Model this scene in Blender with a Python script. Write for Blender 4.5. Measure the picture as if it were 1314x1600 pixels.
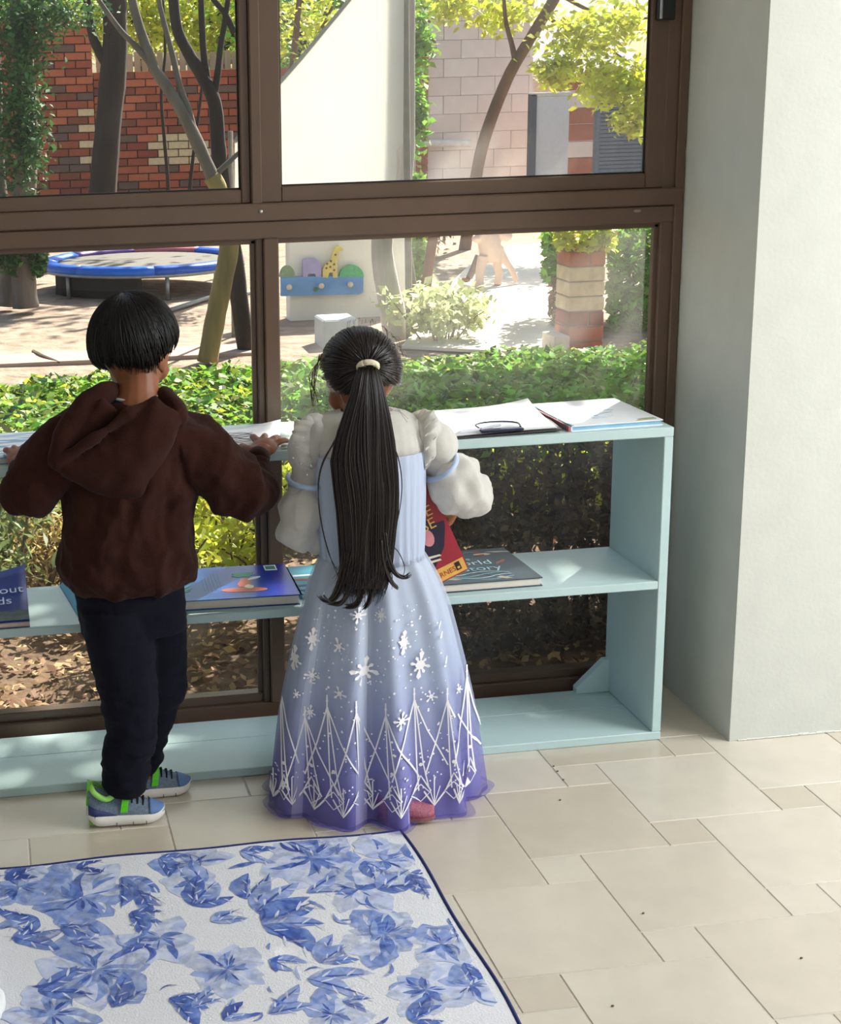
import bpy, bmesh, math, random
import numpy as np
from mathutils import Vector, Matrix, noise as mnoise

# ------------------------------------------------------------------ scene, camera, light
for o in list(bpy.data.objects): bpy.data.objects.remove(o)
SC = bpy.context.scene
COL = SC.collection
RX, RY, RZ = 1.3381, 0.0267, -0.1456
CAM = np.array([-1.5359, -3.1246, 1.5450])
FPX, CX, CY = 2413.9, 316.4, 705.8
cd = bpy.data.cameras.new('camera'); cam = bpy.data.objects.new('camera', cd); COL.objects.link(cam)
cd.sensor_fit = 'HORIZONTAL'; cd.sensor_width = 36.0; cd.lens = FPX / 1314 * 36.0
cd.shift_x = (657 - CX) / 1314; cd.shift_y = (CY - 800) / 1314
cd.clip_start = 0.05; cd.clip_end = 300
cam.location = CAM; cam.rotation_euler = (RX, RY, RZ)
SC.camera = cam

SUN_DIR = Vector((0.60, 0.68, 0.85)).normalized()
world = bpy.data.worlds.new('world'); SC.world = world; world.use_nodes = True
wn = world.node_tree.nodes; wl = world.node_tree.links
sky = wn.new('ShaderNodeTexSky'); sky.sky_type = 'NISHITA'; sky.sun_disc = False
sky.sun_elevation = math.asin(SUN_DIR.z); sky.sun_rotation = math.atan2(SUN_DIR.x, SUN_DIR.y)
sky.air_density = 1.0; sky.dust_density = 2.5; sky.ozone_density = 1.0
wn['Background'].inputs['Strength'].default_value = 0.20
wl.new(sky.outputs[0], wn['Background'].inputs[0])
sd = bpy.data.lights.new('sun', 'SUN'); sd.energy = 12.5; sd.angle = 0.0093; sd.color = (1.0, 0.93, 0.82)
so = bpy.data.objects.new('sun', sd); COL.objects.link(so)
so.rotation_euler = SUN_DIR.to_track_quat('Z', 'Y').to_euler()
def area(name, loc, target, sx, sy, energy, color):
    d = bpy.data.lights.new(name, 'AREA'); d.shape = 'RECTANGLE'; d.size = sx; d.size_y = sy; d.energy = energy; d.color = color
    o = bpy.data.objects.new(name, d); COL.objects.link(o); o.location = loc
    o.rotation_euler = (Vector(loc) - Vector(target)).to_track_quat('Z', 'Y').to_euler()
    return o
# added fill lamps out of view, standing in for right and rear daylight
area('side_fill', (2.35, -1.30, 1.75), (0.3, -0.5, 0.0), 1.8, 1.6, 104, (0.94, 0.975, 1.0))
area('rear_fill', (-0.2, -5.8, 1.6), (-0.6, 0.0, 0.6), 3.0, 2.0, 10, (0.98, 0.99, 1.0))
SC.view_settings.view_transform = 'Standard'; SC.view_settings.look = 'None'
SC.view_settings.exposure = 0.24; SC.view_settings.gamma = 1.0; SC.view_settings.use_curve_mapping = False

# ------------------------------------------------------------------ projection helpers (place things at real depths)
def _rot():
    c, s = np.cos, np.sin
    A = np.array([[1,0,0],[0,c(RX),-s(RX)],[0,s(RX),c(RX)]]); B = np.array([[c(RY),0,s(RY)],[0,1,0],[-s(RY),0,c(RY)]])
    C = np.array([[c(RZ),-s(RZ),0],[s(RZ),c(RZ),0],[0,0,1]])
    return C @ B @ A
RM = _rot()
def ray(u, v): return RM @ np.array([(u - CX) / FPX, -(v - CY) / FPX, -1.0])
def P(u, v, y): d = ray(u, v); return Vector(CAM + d * (y - CAM[1]) / d[1])
def G(u, v, z=0.0): d = ray(u, v); return Vector(CAM + d * (z - CAM[2]) / d[2])
def proj(p):
    q = RM.T @ (np.array(p, float) - CAM); return CX + FPX * q[0] / -q[2], CY - FPX * q[1] / -q[2]

rnd = random.Random(7)
def lin(h):
    h = h.lstrip('#'); r = [int(h[i:i+2], 16) / 255 for i in (0, 2, 4)]
    return tuple((c / 12.92 if c <= 0.04045 else ((c + 0.055) / 1.055) ** 2.4) for c in r) + (1.0,)

# ------------------------------------------------------------------ materials
MATS = {}
def nodes(name):
    m = bpy.data.materials.new(name); m.use_nodes = True
    nt = m.node_tree; return m, nt, nt.nodes['Principled BSDF'], nt.nodes['Material Output']
def mat(name, col, rough=0.6, var=0.12, scale=20.0, bump=0.0, bscale=None, metal=0.0, spec=0.5, sheen=0.0, stretch=(1,1,1), trans=0.0, island=0.0):
    """procedural surface: noise-varied colour, optional fine relief, optional translucency for thin cloth and leaves"""
    if name in MATS: return MATS[name]
    m, nt, b, out = nodes(name); N, L = nt.nodes, nt.links
    base = lin(col) if isinstance(col, str) else tuple(col) + ((1.0,) if len(col) == 3 else ())
    tc = N.new('ShaderNodeTexCoord'); mp = N.new('ShaderNodeMapping'); mp.inputs['Scale'].default_value = stretch
    L.new(tc.outputs['Object'], mp.inputs[0])
    nz = N.new('ShaderNodeTexNoise'); nz.inputs['Scale'].default_value = scale; nz.inputs['Detail'].default_value = 4
    L.new(mp.outputs[0], nz.inputs['Vector'])
    rp = N.new('ShaderNodeValToRGB')
    lo = [max(0, c * (1 - var)) for c in base[:3]] + [1]; hi = [min(1, c * (1 + var)) for c in base[:3]] + [1]
    rp.color_ramp.elements[0].color = lo; rp.color_ramp.elements[0].position = 0.3
    rp.color_ramp.elements[1].color = hi; rp.color_ramp.elements[1].position = 0.7
    L.new(nz.outputs['Fac'], rp.inputs[0]); colout = rp.outputs[0]
    if island > 0:
        ge = N.new('ShaderNodeNewGeometry'); hs = N.new('ShaderNodeHueSaturation'); mr = N.new('ShaderNodeMapRange')
        mr.inputs['To Min'].default_value = 1 - island; mr.inputs['To Max'].default_value = 1 + island
        L.new(ge.outputs['Random Per Island'], mr.inputs[0]); L.new(mr.outputs[0], hs.inputs['Value'])
        mr2 = N.new('ShaderNodeMapRange'); mr2.inputs['To Min'].default_value = 0.5 - island * 0.07; mr2.inputs['To Max'].default_value = 0.5 + island * 0.05
        L.new(ge.outputs['Random Per Island'], mr2.inputs[0]); L.new(mr2.outputs[0], hs.inputs['Hue'])
        L.new(colout, hs.inputs['Color']); colout = hs.outputs[0]
    L.new(colout, b.inputs['Base Color'])
    b.inputs['Roughness'].default_value = rough; b.inputs['Metallic'].default_value = metal
    b.inputs['Specular IOR Level'].default_value = spec
    if sheen: b.inputs['Sheen Weight'].default_value = sheen; b.inputs['Sheen Roughness'].default_value = 0.5
    if bump:
        n2 = N.new('ShaderNodeTexNoise'); n2.inputs['Scale'].default_value = bscale or scale * 6; n2.inputs['Detail'].default_value = 5
        L.new(mp.outputs[0], n2.inputs['Vector'])
        bp = N.new('ShaderNodeBump'); bp.inputs['Strength'].default_value = bump; bp.inputs['Distance'].default_value = 0.01
        L.new(n2.outputs['Fac'], bp.inputs['Height']); L.new(bp.outputs[0], b.inputs['Normal'])
    if trans:
        tr = N.new('ShaderNodeBsdfTranslucent'); mx = N.new('ShaderNodeMixShader'); mx.inputs[0].default_value = trans
        L.new(colout, tr.inputs[0]); L.new(b.outputs[0], mx.inputs[1]); L.new(tr.outputs[0], mx.inputs[2]); L.new(mx.outputs[0], out.inputs[0])
    MATS[name] = m; return m

def glass_mat(name, dust, tint=(0.93, 0.95, 0.94)):
    m, nt, b, out = nodes(name); N, L = nt.nodes, nt.links; N.remove(b)
    tr = N.new('ShaderNodeBsdfTransparent'); tr.inputs[0].default_value = tint + (1,)
    gl = N.new('ShaderNodeBsdfGlossy'); gl.inputs['Roughness'].default_value = 0.02
    lw = N.new('ShaderNodeLayerWeight'); lw.inputs['Blend'].default_value = 0.5
    pw = N.new('ShaderNodeMath'); pw.operation = 'POWER'; pw.inputs[1].default_value = 5.0; L.new(lw.outputs['Facing'], pw.inputs[0])
    fr = N.new('ShaderNodeMath'); fr.operation = 'MULTIPLY_ADD'; fr.inputs[1].default_value = 0.9; fr.inputs[2].default_value = 0.010; L.new(pw.outputs[0], fr.inputs[0])
    mx = N.new('ShaderNodeMixShader'); L.new(fr.outputs[0], mx.inputs[0]); L.new(tr.outputs[0], mx.inputs[1]); L.new(gl.outputs[0], mx.inputs[2])
    df = N.new('ShaderNodeBsdfTranslucent'); df.inputs[0].default_value = (0.9, 0.88, 0.85, 1)
    tc = N.new('ShaderNodeTexCoord'); nz = N.new('ShaderNodeTexNoise'); nz.inputs['Scale'].default_value = 3.0; nz.inputs['Detail'].default_value = 6
    L.new(tc.outputs['Object'], nz.inputs['Vector'])
    mr = N.new('ShaderNodeMapRange'); mr.inputs['From Min'].default_value = 0.35; mr.inputs['From Max'].default_value = 0.75
    mr.inputs['To Min'].default_value = dust * 0.4; mr.inputs['To Max'].default_value = dust * 1.6
    L.new(nz.outputs['Fac'], mr.inputs[0])
    m2 = N.new('ShaderNodeMixShader'); L.new(mr.outputs[0], m2.inputs[0]); L.new(mx.outputs[0], m2.inputs[1]); L.new(df.outputs[0], m2.inputs[2])
    L.new(m2.outputs[0], out.inputs[0]); MATS[name] = m; return m

def ramp_z_mat(name, stops, rough=0.7, alpha=None, trans=0.25, sheen=0.2, wave=0.0):
    """cloth dyed in a gradient along the garment's height (object Z); alpha: (z0,a0,z1,a1) sheer weave"""
    m, nt, b, out = nodes(name); N, L = nt.nodes, nt.links
    tc = N.new('ShaderNodeTexCoord'); sp = N.new('ShaderNodeSeparateXYZ'); L.new(tc.outputs['Object'], sp.inputs[0])
    nz = N.new('ShaderNodeTexNoise'); nz.inputs['Scale'].default_value = 7; L.new(tc.outputs['Object'], nz.inputs['Vector'])
    ad = N.new('ShaderNodeMath'); ad.operation = 'MULTIPLY_ADD'; ad.inputs[1].default_value = wave; L.new(nz.outputs['Fac'], ad.inputs[0]); L.new(sp.outputs['Z'], ad.inputs[2])
    rp = N.new('ShaderNodeValToRGB'); e = rp.color_ramp.elements
    while len(e) < len(stops): e.new(0.5)
    for k, (p, c) in enumerate(stops): e[k].position = p; e[k].color = lin(c)
    L.new(ad.outputs[0], rp.inputs[0]); L.new(rp.outputs[0], b.inputs['Base Color'])
    b.inputs['Roughness'].default_value = rough; b.inputs['Sheen Weight'].default_value = sheen; b.inputs['Specular IOR Level'].default_value = 0.25
    tl = N.new('ShaderNodeBsdfTranslucent'); L.new(rp.outputs[0], tl.inputs[0])
    mx = N.new('ShaderNodeMixShader'); mx.inputs[0].default_value = trans; L.new(b.outputs[0], mx.inputs[1]); L.new(tl.outputs[0], mx.inputs[2])
    last = mx.outputs[0]
    if alpha:
        z0, a0, z1, a1 = alpha
        mr = N.new('ShaderNodeMapRange'); mr.inputs['From Min'].default_value = z0; mr.inputs['From Max'].default_value = z1
        mr.inputs['To Min'].default_value = a0; mr.inputs['To Max'].default_value = a1; L.new(sp.outputs['Z'], mr.inputs[0])
        tp = N.new('ShaderNodeBsdfTransparent'); m2 = N.new('ShaderNodeMixShader')
        L.new(mr.outputs[0], m2.inputs[0]); L.new(tp.outputs[0], m2.inputs[1]); L.new(last, m2.inputs[2]); last = m2.outputs[0]
    L.new(last, out.inputs[0]); MATS[name] = m; return m

# ------------------------------------------------------------------ mesh helpers
class MB:
    def __init__(s): s.v = []; s.f = []
    def add(s, v, f):
        k = len(s.v); s.v += [tuple(p) for p in v]; s.f += [tuple(i + k for i in q) for q in f]; return s
    def box(s, a, b):
        (x0,y0,z0),(x1,y1,z1) = a, b
        return s.add([(x0,y0,z0),(x1,y0,z0),(x1,y1,z0),(x0,y1,z0),(x0,y0,z1),(x1,y0,z1),(x1,y1,z1),(x0,y1,z1)],
                     [(0,3,2,1),(4,5,6,7),(0,1,5,4),(1,2,6,5),(2,3,7,6),(3,0,4,7)])
    def obox(s, o, x, y, z):
        """box from corner o with edge vectors x,y,z"""
        o, x, y, z = Vector(o), Vector(x), Vector(y), Vector(z)
        return s.add([o,o+x,o+x+y,o+y,o+z,o+x+z,o+x+y+z,o+y+z],[(0,3,2,1),(4,5,6,7),(0,1,5,4),(1,2,6,5),(2,3,7,6),(3,0,4,7)])
    def bbox(s, a, b, r=0.002):
        """box with chamfered edges"""
        bm = bmesh.new(); bmesh.ops.create_cube(bm, size=1)
        for vv in bm.verts:
            vv.co = Vector([a[i] + (b[i] - a[i]) * (vv.co[i] + 0.5) for i in range(3)])
        bmesh.ops.bevel(bm, geom=bm.edges[:], offset=r, segments=1, affect='EDGES')
        bm.verts.index_update(); s.add([vv.co[:] for vv in bm.verts], [[q.index for q in fc.verts] for fc in bm.faces]); bm.free(); return s
    def rings(s, rs, caps=True, close=True):
        n = len(rs[0]); v = [p for r in rs for p in r]; f = []
        for i in range(len(rs) - 1):
            for j in range(n if close else n - 1):
                a = i*n + j; b = i*n + (j+1) % n; f.append((a, b, b + n, a + n))
        if caps:
            f.append(tuple(range(n - 1, -1, -1))); f.append(tuple(range((len(rs)-1)*n, len(rs)*n)))
        return s.add(v, f)
    def tube(s, pts, rad, n=8, flat=None, caps=True, up=None):
        pts = [Vector(p) for p in pts]
        if not hasattr(rad, '__len__'): rad = [rad] * len(pts)
        rs = []; prev = None
        for i, p in enumerate(pts):
            t = (pts[min(i+1, len(pts)-1)] - pts[max(i-1, 0)]).normalized()
            if prev is None:
                ref = Vector(up) if up is not None else (Vector((0,0,1)) if abs(t.z) < 0.9 else Vector((1,0,0)))
                a = (ref - t * ref.dot(t)).normalized()
            else: a = (prev - t * prev.dot(t)).normalized()
            prev = a; b = t.cross(a); fl = flat if flat else 1.0
            rs.append([p + (a * math.cos(2*math.pi*k/n) * fl + b * math.sin(2*math.pi*k/n)) * rad[i] for k in range(n)])
        return s.rings(rs, caps)
    def ell(s, c, r, n=16, m=10, R=None):
        c = Vector(c); rs = []
        for i in range(1, m):
            th = math.pi * i / m
            rs.append([Vector((r[0]*math.sin(th)*math.cos(2*math.pi*k/n), r[1]*math.sin(th)*math.sin(2*math.pi*k/n), r[2]*math.cos(th))) for k in range(n)])
        if R is not None: rs = [[R @ p for p in q] for q in rs]
        return s.rings([[c + p for p in q] for q in rs])
    def puff(s, outline, y0, h, back=0.0, n=6, pw=0.6, ctr=None):
        """pillow: world outline (list of Vector), bulging towards -y by h"""
        c = ctr or sum(outline, Vector()) / len(outline); rs = []
        rs.append([c + (p - c) * 0.02 + Vector((0, back, 0)) for p in outline])
        for i in range(n + 1):
            t = i / n; k = 1 - t * 0.97
            rs.append([c + (p - c) * k + Vector((0, -h * (1 - k*k) ** pw, 0)) for p in outline])
        return s.rings(rs)
    def poly(s, pts, d):
        """extrude a planar polygon by vector d"""
        n = len(pts); d = Vector(d); a = [Vector(p) for p in pts]
        return s.add(a + [p + d for p in a], [tuple(range(n-1,-1,-1)), tuple(range(n, 2*n))] + [(i, (i+1)%n, (i+1)%n+n, i+n) for i in range(n)])
    def mesh(s, name): 
        me = bpy.data.meshes.new(name); me.from_pydata(s.v, [], s.f); me.update(); return me

BASE = {}
def base_of(o): return BASE.get(o.name, Vector((0,0,0)))
def link_mesh(name, me, m, parent=None, smooth=False, base=None):
    """world-space mesh -> object whose origin sits at the thing's base"""
    b = base_of(parent) if parent else (Vector(base) if base is not None else Vector((0,0,0)))
    if b.length > 0: me.transform(Matrix.Translation(-b))
    if m is not None:
        for mm in (m if isinstance(m, (list, tuple)) else [m]): me.materials.append(mm)
    if smooth: me.polygons.foreach_set('use_smooth', [True] * len(me.polygons))
    bm = bmesh.new(); bm.from_mesh(me); bmesh.ops.recalc_face_normals(bm, faces=bm.faces[:]); bm.to_mesh(me); bm.free()
    o = bpy.data.objects.new(name, me); COL.objects.link(o)
    if parent: o.parent = parent
    else: o.location = b
    BASE[o.name] = b; return o
def obj(name, mb, m, parent=None, smooth=False, base=None): return link_mesh(name, mb.mesh(name), m, parent, smooth, base)
def thing(name, loc, label, cat, group=None, kind=None):
    o = bpy.data.objects.new(name, None); COL.objects.link(o); o.location = loc; o.empty_display_size = 0.1
    BASE[o.name] = Vector(loc); return tag(o, label, cat, group, kind)
def tag(o, label=None, cat=None, group=None, kind=None):
    if label: o['label'] = label
    if cat: o['category'] = cat
    if group: o['group'] = group
    if kind: o['kind'] = kind
    return o
def piece(name, me, loc, parent, m=None, rz=0.0):
    """one of many alike pieces sharing mesh data"""
    o = bpy.data.objects.new(name, me); COL.objects.link(o); o.parent = parent
    o.location = Vector(loc) - base_of(parent); o.rotation_euler = (0,0,rz)
    return o
def fuse(mb, voxel, smooth=4, disp=None):
    """weld overlapping shapes into one continuous skin"""
    me = mb.mesh('tmp')
    bm = bmesh.new(); bm.from_mesh(me); bmesh.ops.recalc_face_normals(bm, faces=bm.faces[:]); bm.to_mesh(me); bm.free()
    o = bpy.data.objects.new('tmp', me); COL.objects.link(o)
    r = o.modifiers.new('r', 'REMESH'); r.mode = 'VOXEL'; r.voxel_size = voxel
    if smooth: s = o.modifiers.new('s', 'SMOOTH'); s.iterations = smooth; s.factor = 0.5
    dg = bpy.context.evaluated_depsgraph_get(); ev = o.evaluated_get(dg)
    out = bpy.data.meshes.new_from_object(ev); bpy.data.objects.remove(o); bpy.data.meshes.remove(me)
    if disp:
        nv = len(out.vertices); co = np.empty(nv*3, np.float32); no = np.empty(nv*3, np.float32)
        out.vertices.foreach_get('co', co); out.vertices.foreach_get('normal', no); co = co.reshape(-1,3); no = no.reshape(-1,3)
        d = np.array([disp(Vector(c)) for c in co], np.float32); co += no * d[:,None]
        out.vertices.foreach_set('co', co.ravel()); out.update()
    return out
def fold(scale, amp, seed=0.0):
    """crease-like relief for cloth; scale is a 3-vector"""
    def f(p):
        q = Vector((p.x*scale[0] + seed, p.y*scale[1], p.z*scale[2]))
        n1 = mnoise.noise(q); n2 = mnoise.noise(q * 2.3 + Vector((7,3,1)))
        return amp * ((1 - abs(n1) * 2.2) * 0.7 + n2 * 0.5)
    return f
def catmull(pts, n=6):
    pts = [Vector(p) for p in pts]; out = []
    for i in range(len(pts) - 1):
        p0 = pts[max(i-1,0)]; p1 = pts[i]; p2 = pts[i+1]; p3 = pts[min(i+2,len(pts)-1)]
        for k in range(n):
            t = k / n
            out.append(0.5*((2*p1)+(p2-p0)*t+(2*p0-5*p1+4*p2-p3)*t*t+(3*p1-p0-3*p2+p3)*t**3))
    out.append(pts[-1]); return out
def text_mesh(s, size, o, xd, yd, lift=0.0006, shear=0.0, align='LEFT'):
    """flat lettering laid on a surface: origin o, reading direction xd, up direction yd"""
    cu = bpy.data.curves.new('t', 'FONT'); cu.body = s; cu.size = size; cu.shear = shear; cu.align_x = align; cu.resolution_u = 3
    t = bpy.data.objects.new('t', cu); COL.objects.link(t)
    dg = bpy.context.evaluated_depsgraph_get(); me = bpy.data.meshes.new_from_object(t.evaluated_get(dg))
    bpy.data.objects.remove(t); bpy.data.curves.remove(cu)
    xd = Vector(xd).normalized(); yd = Vector(yd); yd = (yd - xd * yd.dot(xd)).normalized(); zd = xd.cross(yd)
    M = Matrix((xd, yd, zd)).transposed().to_4x4(); M.translation = Vector(o) + zd * lift
    me.transform(M); return me
def leaves(name, pos, size, m, parent=None, up=0.4, aspect=0.5, seed=1, base=None, size_var=0.4, droop=0.0):
    """a mass of small pointed leaves as real geometry, one mesh"""
    rs = np.random.RandomState(seed); pos = np.asarray(pos, np.float32); n = len(pos)
    nrm = rs.normal(size=(n,3)); nrm[:,2] = np.abs(nrm[:,2]) + up * 2; nrm /= np.linalg.norm(nrm, axis=1)[:,None]
    a = rs.normal(size=(n,3)); a[:,2] -= droop; a -= nrm * (a*nrm).sum(1)[:,None]; a /= np.linalg.norm(a, axis=1)[:,None]
    b = np.cross(nrm, a); s = size * (1 - size_var + 2*size_var*rs.rand(n))[:,None]
    v = np.stack([pos - a*s*0.5, pos + b*s*aspect*0.5 + nrm*s*0.08, pos + a*s*0.5, pos - b*s*aspect*0.5 + nrm*s*0.08], 1).reshape(-1,3)
    bs = base_of(parent) if parent else (Vector(base) if base is not None else Vector((0,0,0)))
    v -= np.array(bs)
    me = bpy.data.meshes.new(name); me.vertices.add(n*4); me.vertices.foreach_set('co', v.astype(np.float32).ravel())
    me.loops.add(n*4); me.loops.foreach_set('vertex_index', np.arange(n*4, dtype=np.int32))
    me.polygons.add(n); me.polygons.foreach_set('loop_start', np.arange(0, n*4, 4, dtype=np.int32)); me.polygons.foreach_set('loop_total', np.full(n, 4, np.int32))
    me.update(calc_edges=True); me.materials.append(m)
    o = bpy.data.objects.new(name, me); COL.objects.link(o)
    if parent: o.parent = parent
    else: o.location = bs
    BASE[o.name] = bs; o['kind'] = 'stuff'; return o

# ================================================================== THE ROOM
M_TILE = []
for k, c in enumerate(['#cec4b4', '#cabfae', '#d1c8b9', '#c6bba9']):
    M_TILE.append(mat('floor_tile_%d' % k, c, rough=0.27, var=0.05, scale=9, bump=0.03, bscale=60, spec=0.6))
M_GROUT = mat('grout', '#c9c0b3', rough=0.9, var=0.1, scale=80, bump=0.2)
M_WALL = mat('wall_paint', '#cacbc3', rough=0.75, var=0.025, scale=14, bump=0.05, bscale=90)
M_FRAME = mat('brown_aluminium', '#5f4a3c', rough=0.38, var=0.06, scale=12, spec=0.5)
M_GASKET = mat('window_gasket', '#171310', rough=0.6)
M_PLASTER = mat('rough_plaster_edge', '#dfe2d6', rough=0.9, var=0.08, scale=60, bump=0.5)
GL_LO = glass_mat('window_glass_dusty', 0.010)
GL_UP = glass_mat('window_glass', 0.005)
GL_LOR = glass_mat('window_glass_dustier', 0.045)
GL_UPR = glass_mat('window_glass_hazy', 0.075)

WY = 0.4406          # inner face of the window frame
XR = 0.1528          # face of the reveal to the right of the window
YP = 0.0685          # face of the wall to the right
X0, X1, Y0, ZC = -4.2, 2.7, -6.2, 2.7
WL, WT = -2.62, 2.40  # window's left end and head

fl = obj('floor', MB().box((X0-0.2, Y0-0.2, -0.12), (X1+0.2, 0.52, -0.0016)), M_GROUT); tag(fl, 'beige ceramic floor laid with large and small square tiles', 'floor', kind='structure')
# pinwheel tiling: one large and one small tile per cell
TA, TB, TX, TY, TH = 0.300, 0.1037, -0.5031, -0.085, -0.0035
ct, st = math.cos(TH), math.sin(TH)
def tpos(x, y): return (TX + ct*x + st*y, TY + st*x - ct*y)    # y counted towards the camera
def tile_mesh(a, m, nm):
    g = 0.0016; mb = MB(); bm = bmesh.new()
    mb.bbox((g, -a+g, -0.006), (a-g, -g, 0.0), 0.0014); me = mb.mesh(nm); me.materials.append(m); bm.free(); return me
BIG = [tile_mesh(TA, m, 'tile_large') for m in M_TILE]; SML = [tile_mesh(TB, m, 'tile_small') for m in M_TILE]
cells = []
for i in range(-14, 15):
    for j in range(-14, 15):
        ox, oy = i*TA + j*TB, -i*TB + j*TA
        x, y = tpos(ox + TA/2, oy + TA/2)
        if -2.3 < x < 1.45 and -1.75 < y < 0.30: cells.append((ox, oy))
for ox, oy in cells:
    x, y = tpos(ox, oy)
    if y - 0 < 0.47: piece('tile', BIG[rnd.randrange(4)], (x, y, rnd.uniform(-.0004, 0)), fl, rz=TH)
    x, y = tpos(ox, oy + TA); piece('tile', SML[rnd.randrange(4)], (x, y, rnd.uniform(-.0004, 0)), fl, rz=TH)
# the floor beyond the tiles in view: the same tiling, carried on by the material
def tile_floor_mat():
    m, nt, b, out = nodes('floor_far'); N, L = nt.nodes, nt.links
    tc = N.new('ShaderNodeTexCoord'); br = N.new('ShaderNodeTexBrick'); br.offset = 0.35
    br.inputs['Color1'].default_value = lin('#cec4b4'); br.inputs['Color2'].default_value = lin('#c6bba9'); br.inputs['Mortar'].default_value = lin('#c9c0b3')
    br.inputs['Scale'].default_value = 1.0; br.inputs['Brick Width'].default_value = 0.3; br.inputs['Row Height'].default_value = 0.3; br.inputs['Mortar Size'].default_value = 0.003
    L.new(tc.outputs['Object'], br.inputs['Vector']); L.new(br.outputs[0], b.inputs['Base Color']); b.inputs['Roughness'].default_value = 0.35
    return m
far = MB()
far.box((X0, Y0, -0.0015), (X1, -1.95, -0.0005)); far.box((X0, -1.95, -0.0015), (-2.55, 0.40, -0.0005)); far.box((1.72, -1.95, -0.0015), (X1, 0.07, -0.0005))
obj('tile_field', far, tile_floor_mat(), fl)

wr = obj('wall_right', MB().poly([(XR, YP, 0), (X1+0.2, YP, 0), (X1+0.2, 0.56, 0), (XR, 0.56, 0)], (0, 0, ZC)), M_WALL); tag(wr, 'pale mint painted wall beside the window, bright on its room side', 'wall', kind='structure')
# uneven plaster line along the foot of the wall and along the window frame
pe = MB()
for k in range(60):
    x = XR + 0.02 + k * 0.022; h = 0.003 + 0.006 * abs(mnoise.noise(Vector((k*0.37, 0, 2)))); pe.bbox((x, YP-0.003, 0), (x+0.026, YP+0.01, h), 0.001)
obj('plaster_edge', pe, M_PLASTER, wr)
pe = MB(); pts = [(XR-0.004 - 0.004*abs(mnoise.noise(Vector((k*0.31, 5, 0)))), WY-0.003, 0.72 + k*0.028) for k in range(62)]
pe.tube(pts, [0.004 + 0.003*abs(mnoise.noise(Vector((k*0.9, 1, 0)))) for k in range(62)], 6)
obj('plaster_bead', pe, M_PLASTER, wr)
ww = obj('wall_window', MB().box((X0-0.2, WY-0.01, 0), (WL, 0.56, ZC)).box((WL, WY-0.01, WT), (XR, 0.56, ZC)), M_WALL); tag(ww, 'pale wall around the big window', 'wall', kind='structure')
tag(obj('wall_left', MB().box((X0-0.2, Y0-0.2, 0), (X0, WY, ZC)), M_WALL), 'pale left wall of the room', 'wall', kind='structure')
# right and rear walls carry big openings for the daylight
wl_ = MB().box((X1, Y0, 0), (X1+0.2, -2.8, ZC)).box((X1, -0.4, 0), (X1+0.2, YP, ZC)).box((X1, -2.8, 2.5), (X1+0.2, -0.4, ZC)).box((X1, -2.8, 0), (X1+0.2, -0.4, 0.2))
tag(obj('wall_side', wl_, M_WALL), 'pale side wall with a wide glazed opening', 'wall', kind='structure')
wb = MB().box((X0-0.2, Y0-0.2, 0), (-1.8, Y0, ZC)).box((1.4, Y0-0.2, 0), (X1+0.2, Y0, ZC)).box((-1.8, Y0-0.2, 2.6), (1.4, Y0, ZC)).box((-1.8, Y0-0.2, 0), (1.4, Y0, 0.5))
tag(obj('wall_back', wb, M_WALL), 'pale back wall with a wide window opening', 'wall', kind='structure')
tag(obj('ceiling', MB().box((X0-0.2, Y0-0.2, ZC), (X1+0.2, 0.56, ZC+0.15)), mat('ceiling_paint', '#f0f0ec', rough=0.9)), 'plain white ceiling', 'ceiling', kind='structure')

# ------------------------------------------------------------------ the window
wd = thing('window_1', (-0.9, WY, 0), 'tall brown aluminium framed window looking onto the garden', 'window', kind='structure')
MUX = (-0.906, -0.883)
def wpart(name, boxes, r=0.003, m=M_FRAME, parent=None):
    mb = MB()
    for a, b in boxes: mb.bbox(a, b, r)
    return obj(name, mb, m, parent or wd)
D0, D1 = WY, WY + 0.055
wpart('jamb', [((0.098, D0, 0), (XR, D1, WT)), ((0.128, D0-0.010, 0), (XR-0.002, D0+0.002, WT))])
wpart('jamb', [((WL, D0, 0), (WL+0.06, D1, WT))])
wpart('head', [((WL, D0, WT-0.06), (XR, D1, WT))])
wpart('sill_rail', [((WL, D0-0.004, 0.0), (XR, D1, 0.038)), ((WL, D0+0.010, 0.036), (XR, D1-0.008, 0.060))])
tr = wpart('transom', [((WL, D0-0.012, 1.236), (XR-0.006, D1, 1.276)), ((WL, D0-0.004, 1.193), (XR-0.006, D1-0.004, 1.2345))])
sc_ = MB().ell((-0.886, D0-0.013, 1.258), (0.0045, 0.003, 0.0045), 10, 6); obj('screw', sc_, mat('screw_steel', '#c9c6c0', rough=0.3, metal=0.9), tr, True)
sc_ = MB().ell((0.035, D0-0.006, 1.224), (0.010, 0.001, 0.004), 10, 6); obj('scuff', sc_, mat('scuff', '#8f8378', rough=0.9), tr)
wpart('mullion', [((-0.906, D0-0.008, 1.274), (-0.881, D1, WT-0.05))])
wpart('mullion', [((-0.880, D0-0.006, 0.036), (-0.844, D1, 1.195)), ((-0.897, D0+0.004, 0.036), (-0.879, D1-0.01, 1.195))])
wpart('mullion', [((-1.92, D0-0.006, 0.036), (-1.88, D1, 1.195))])
wpart('mullion', [((-1.92, D0-0.008, 1.274), (-1.88, D1, WT-0.05))])
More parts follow.
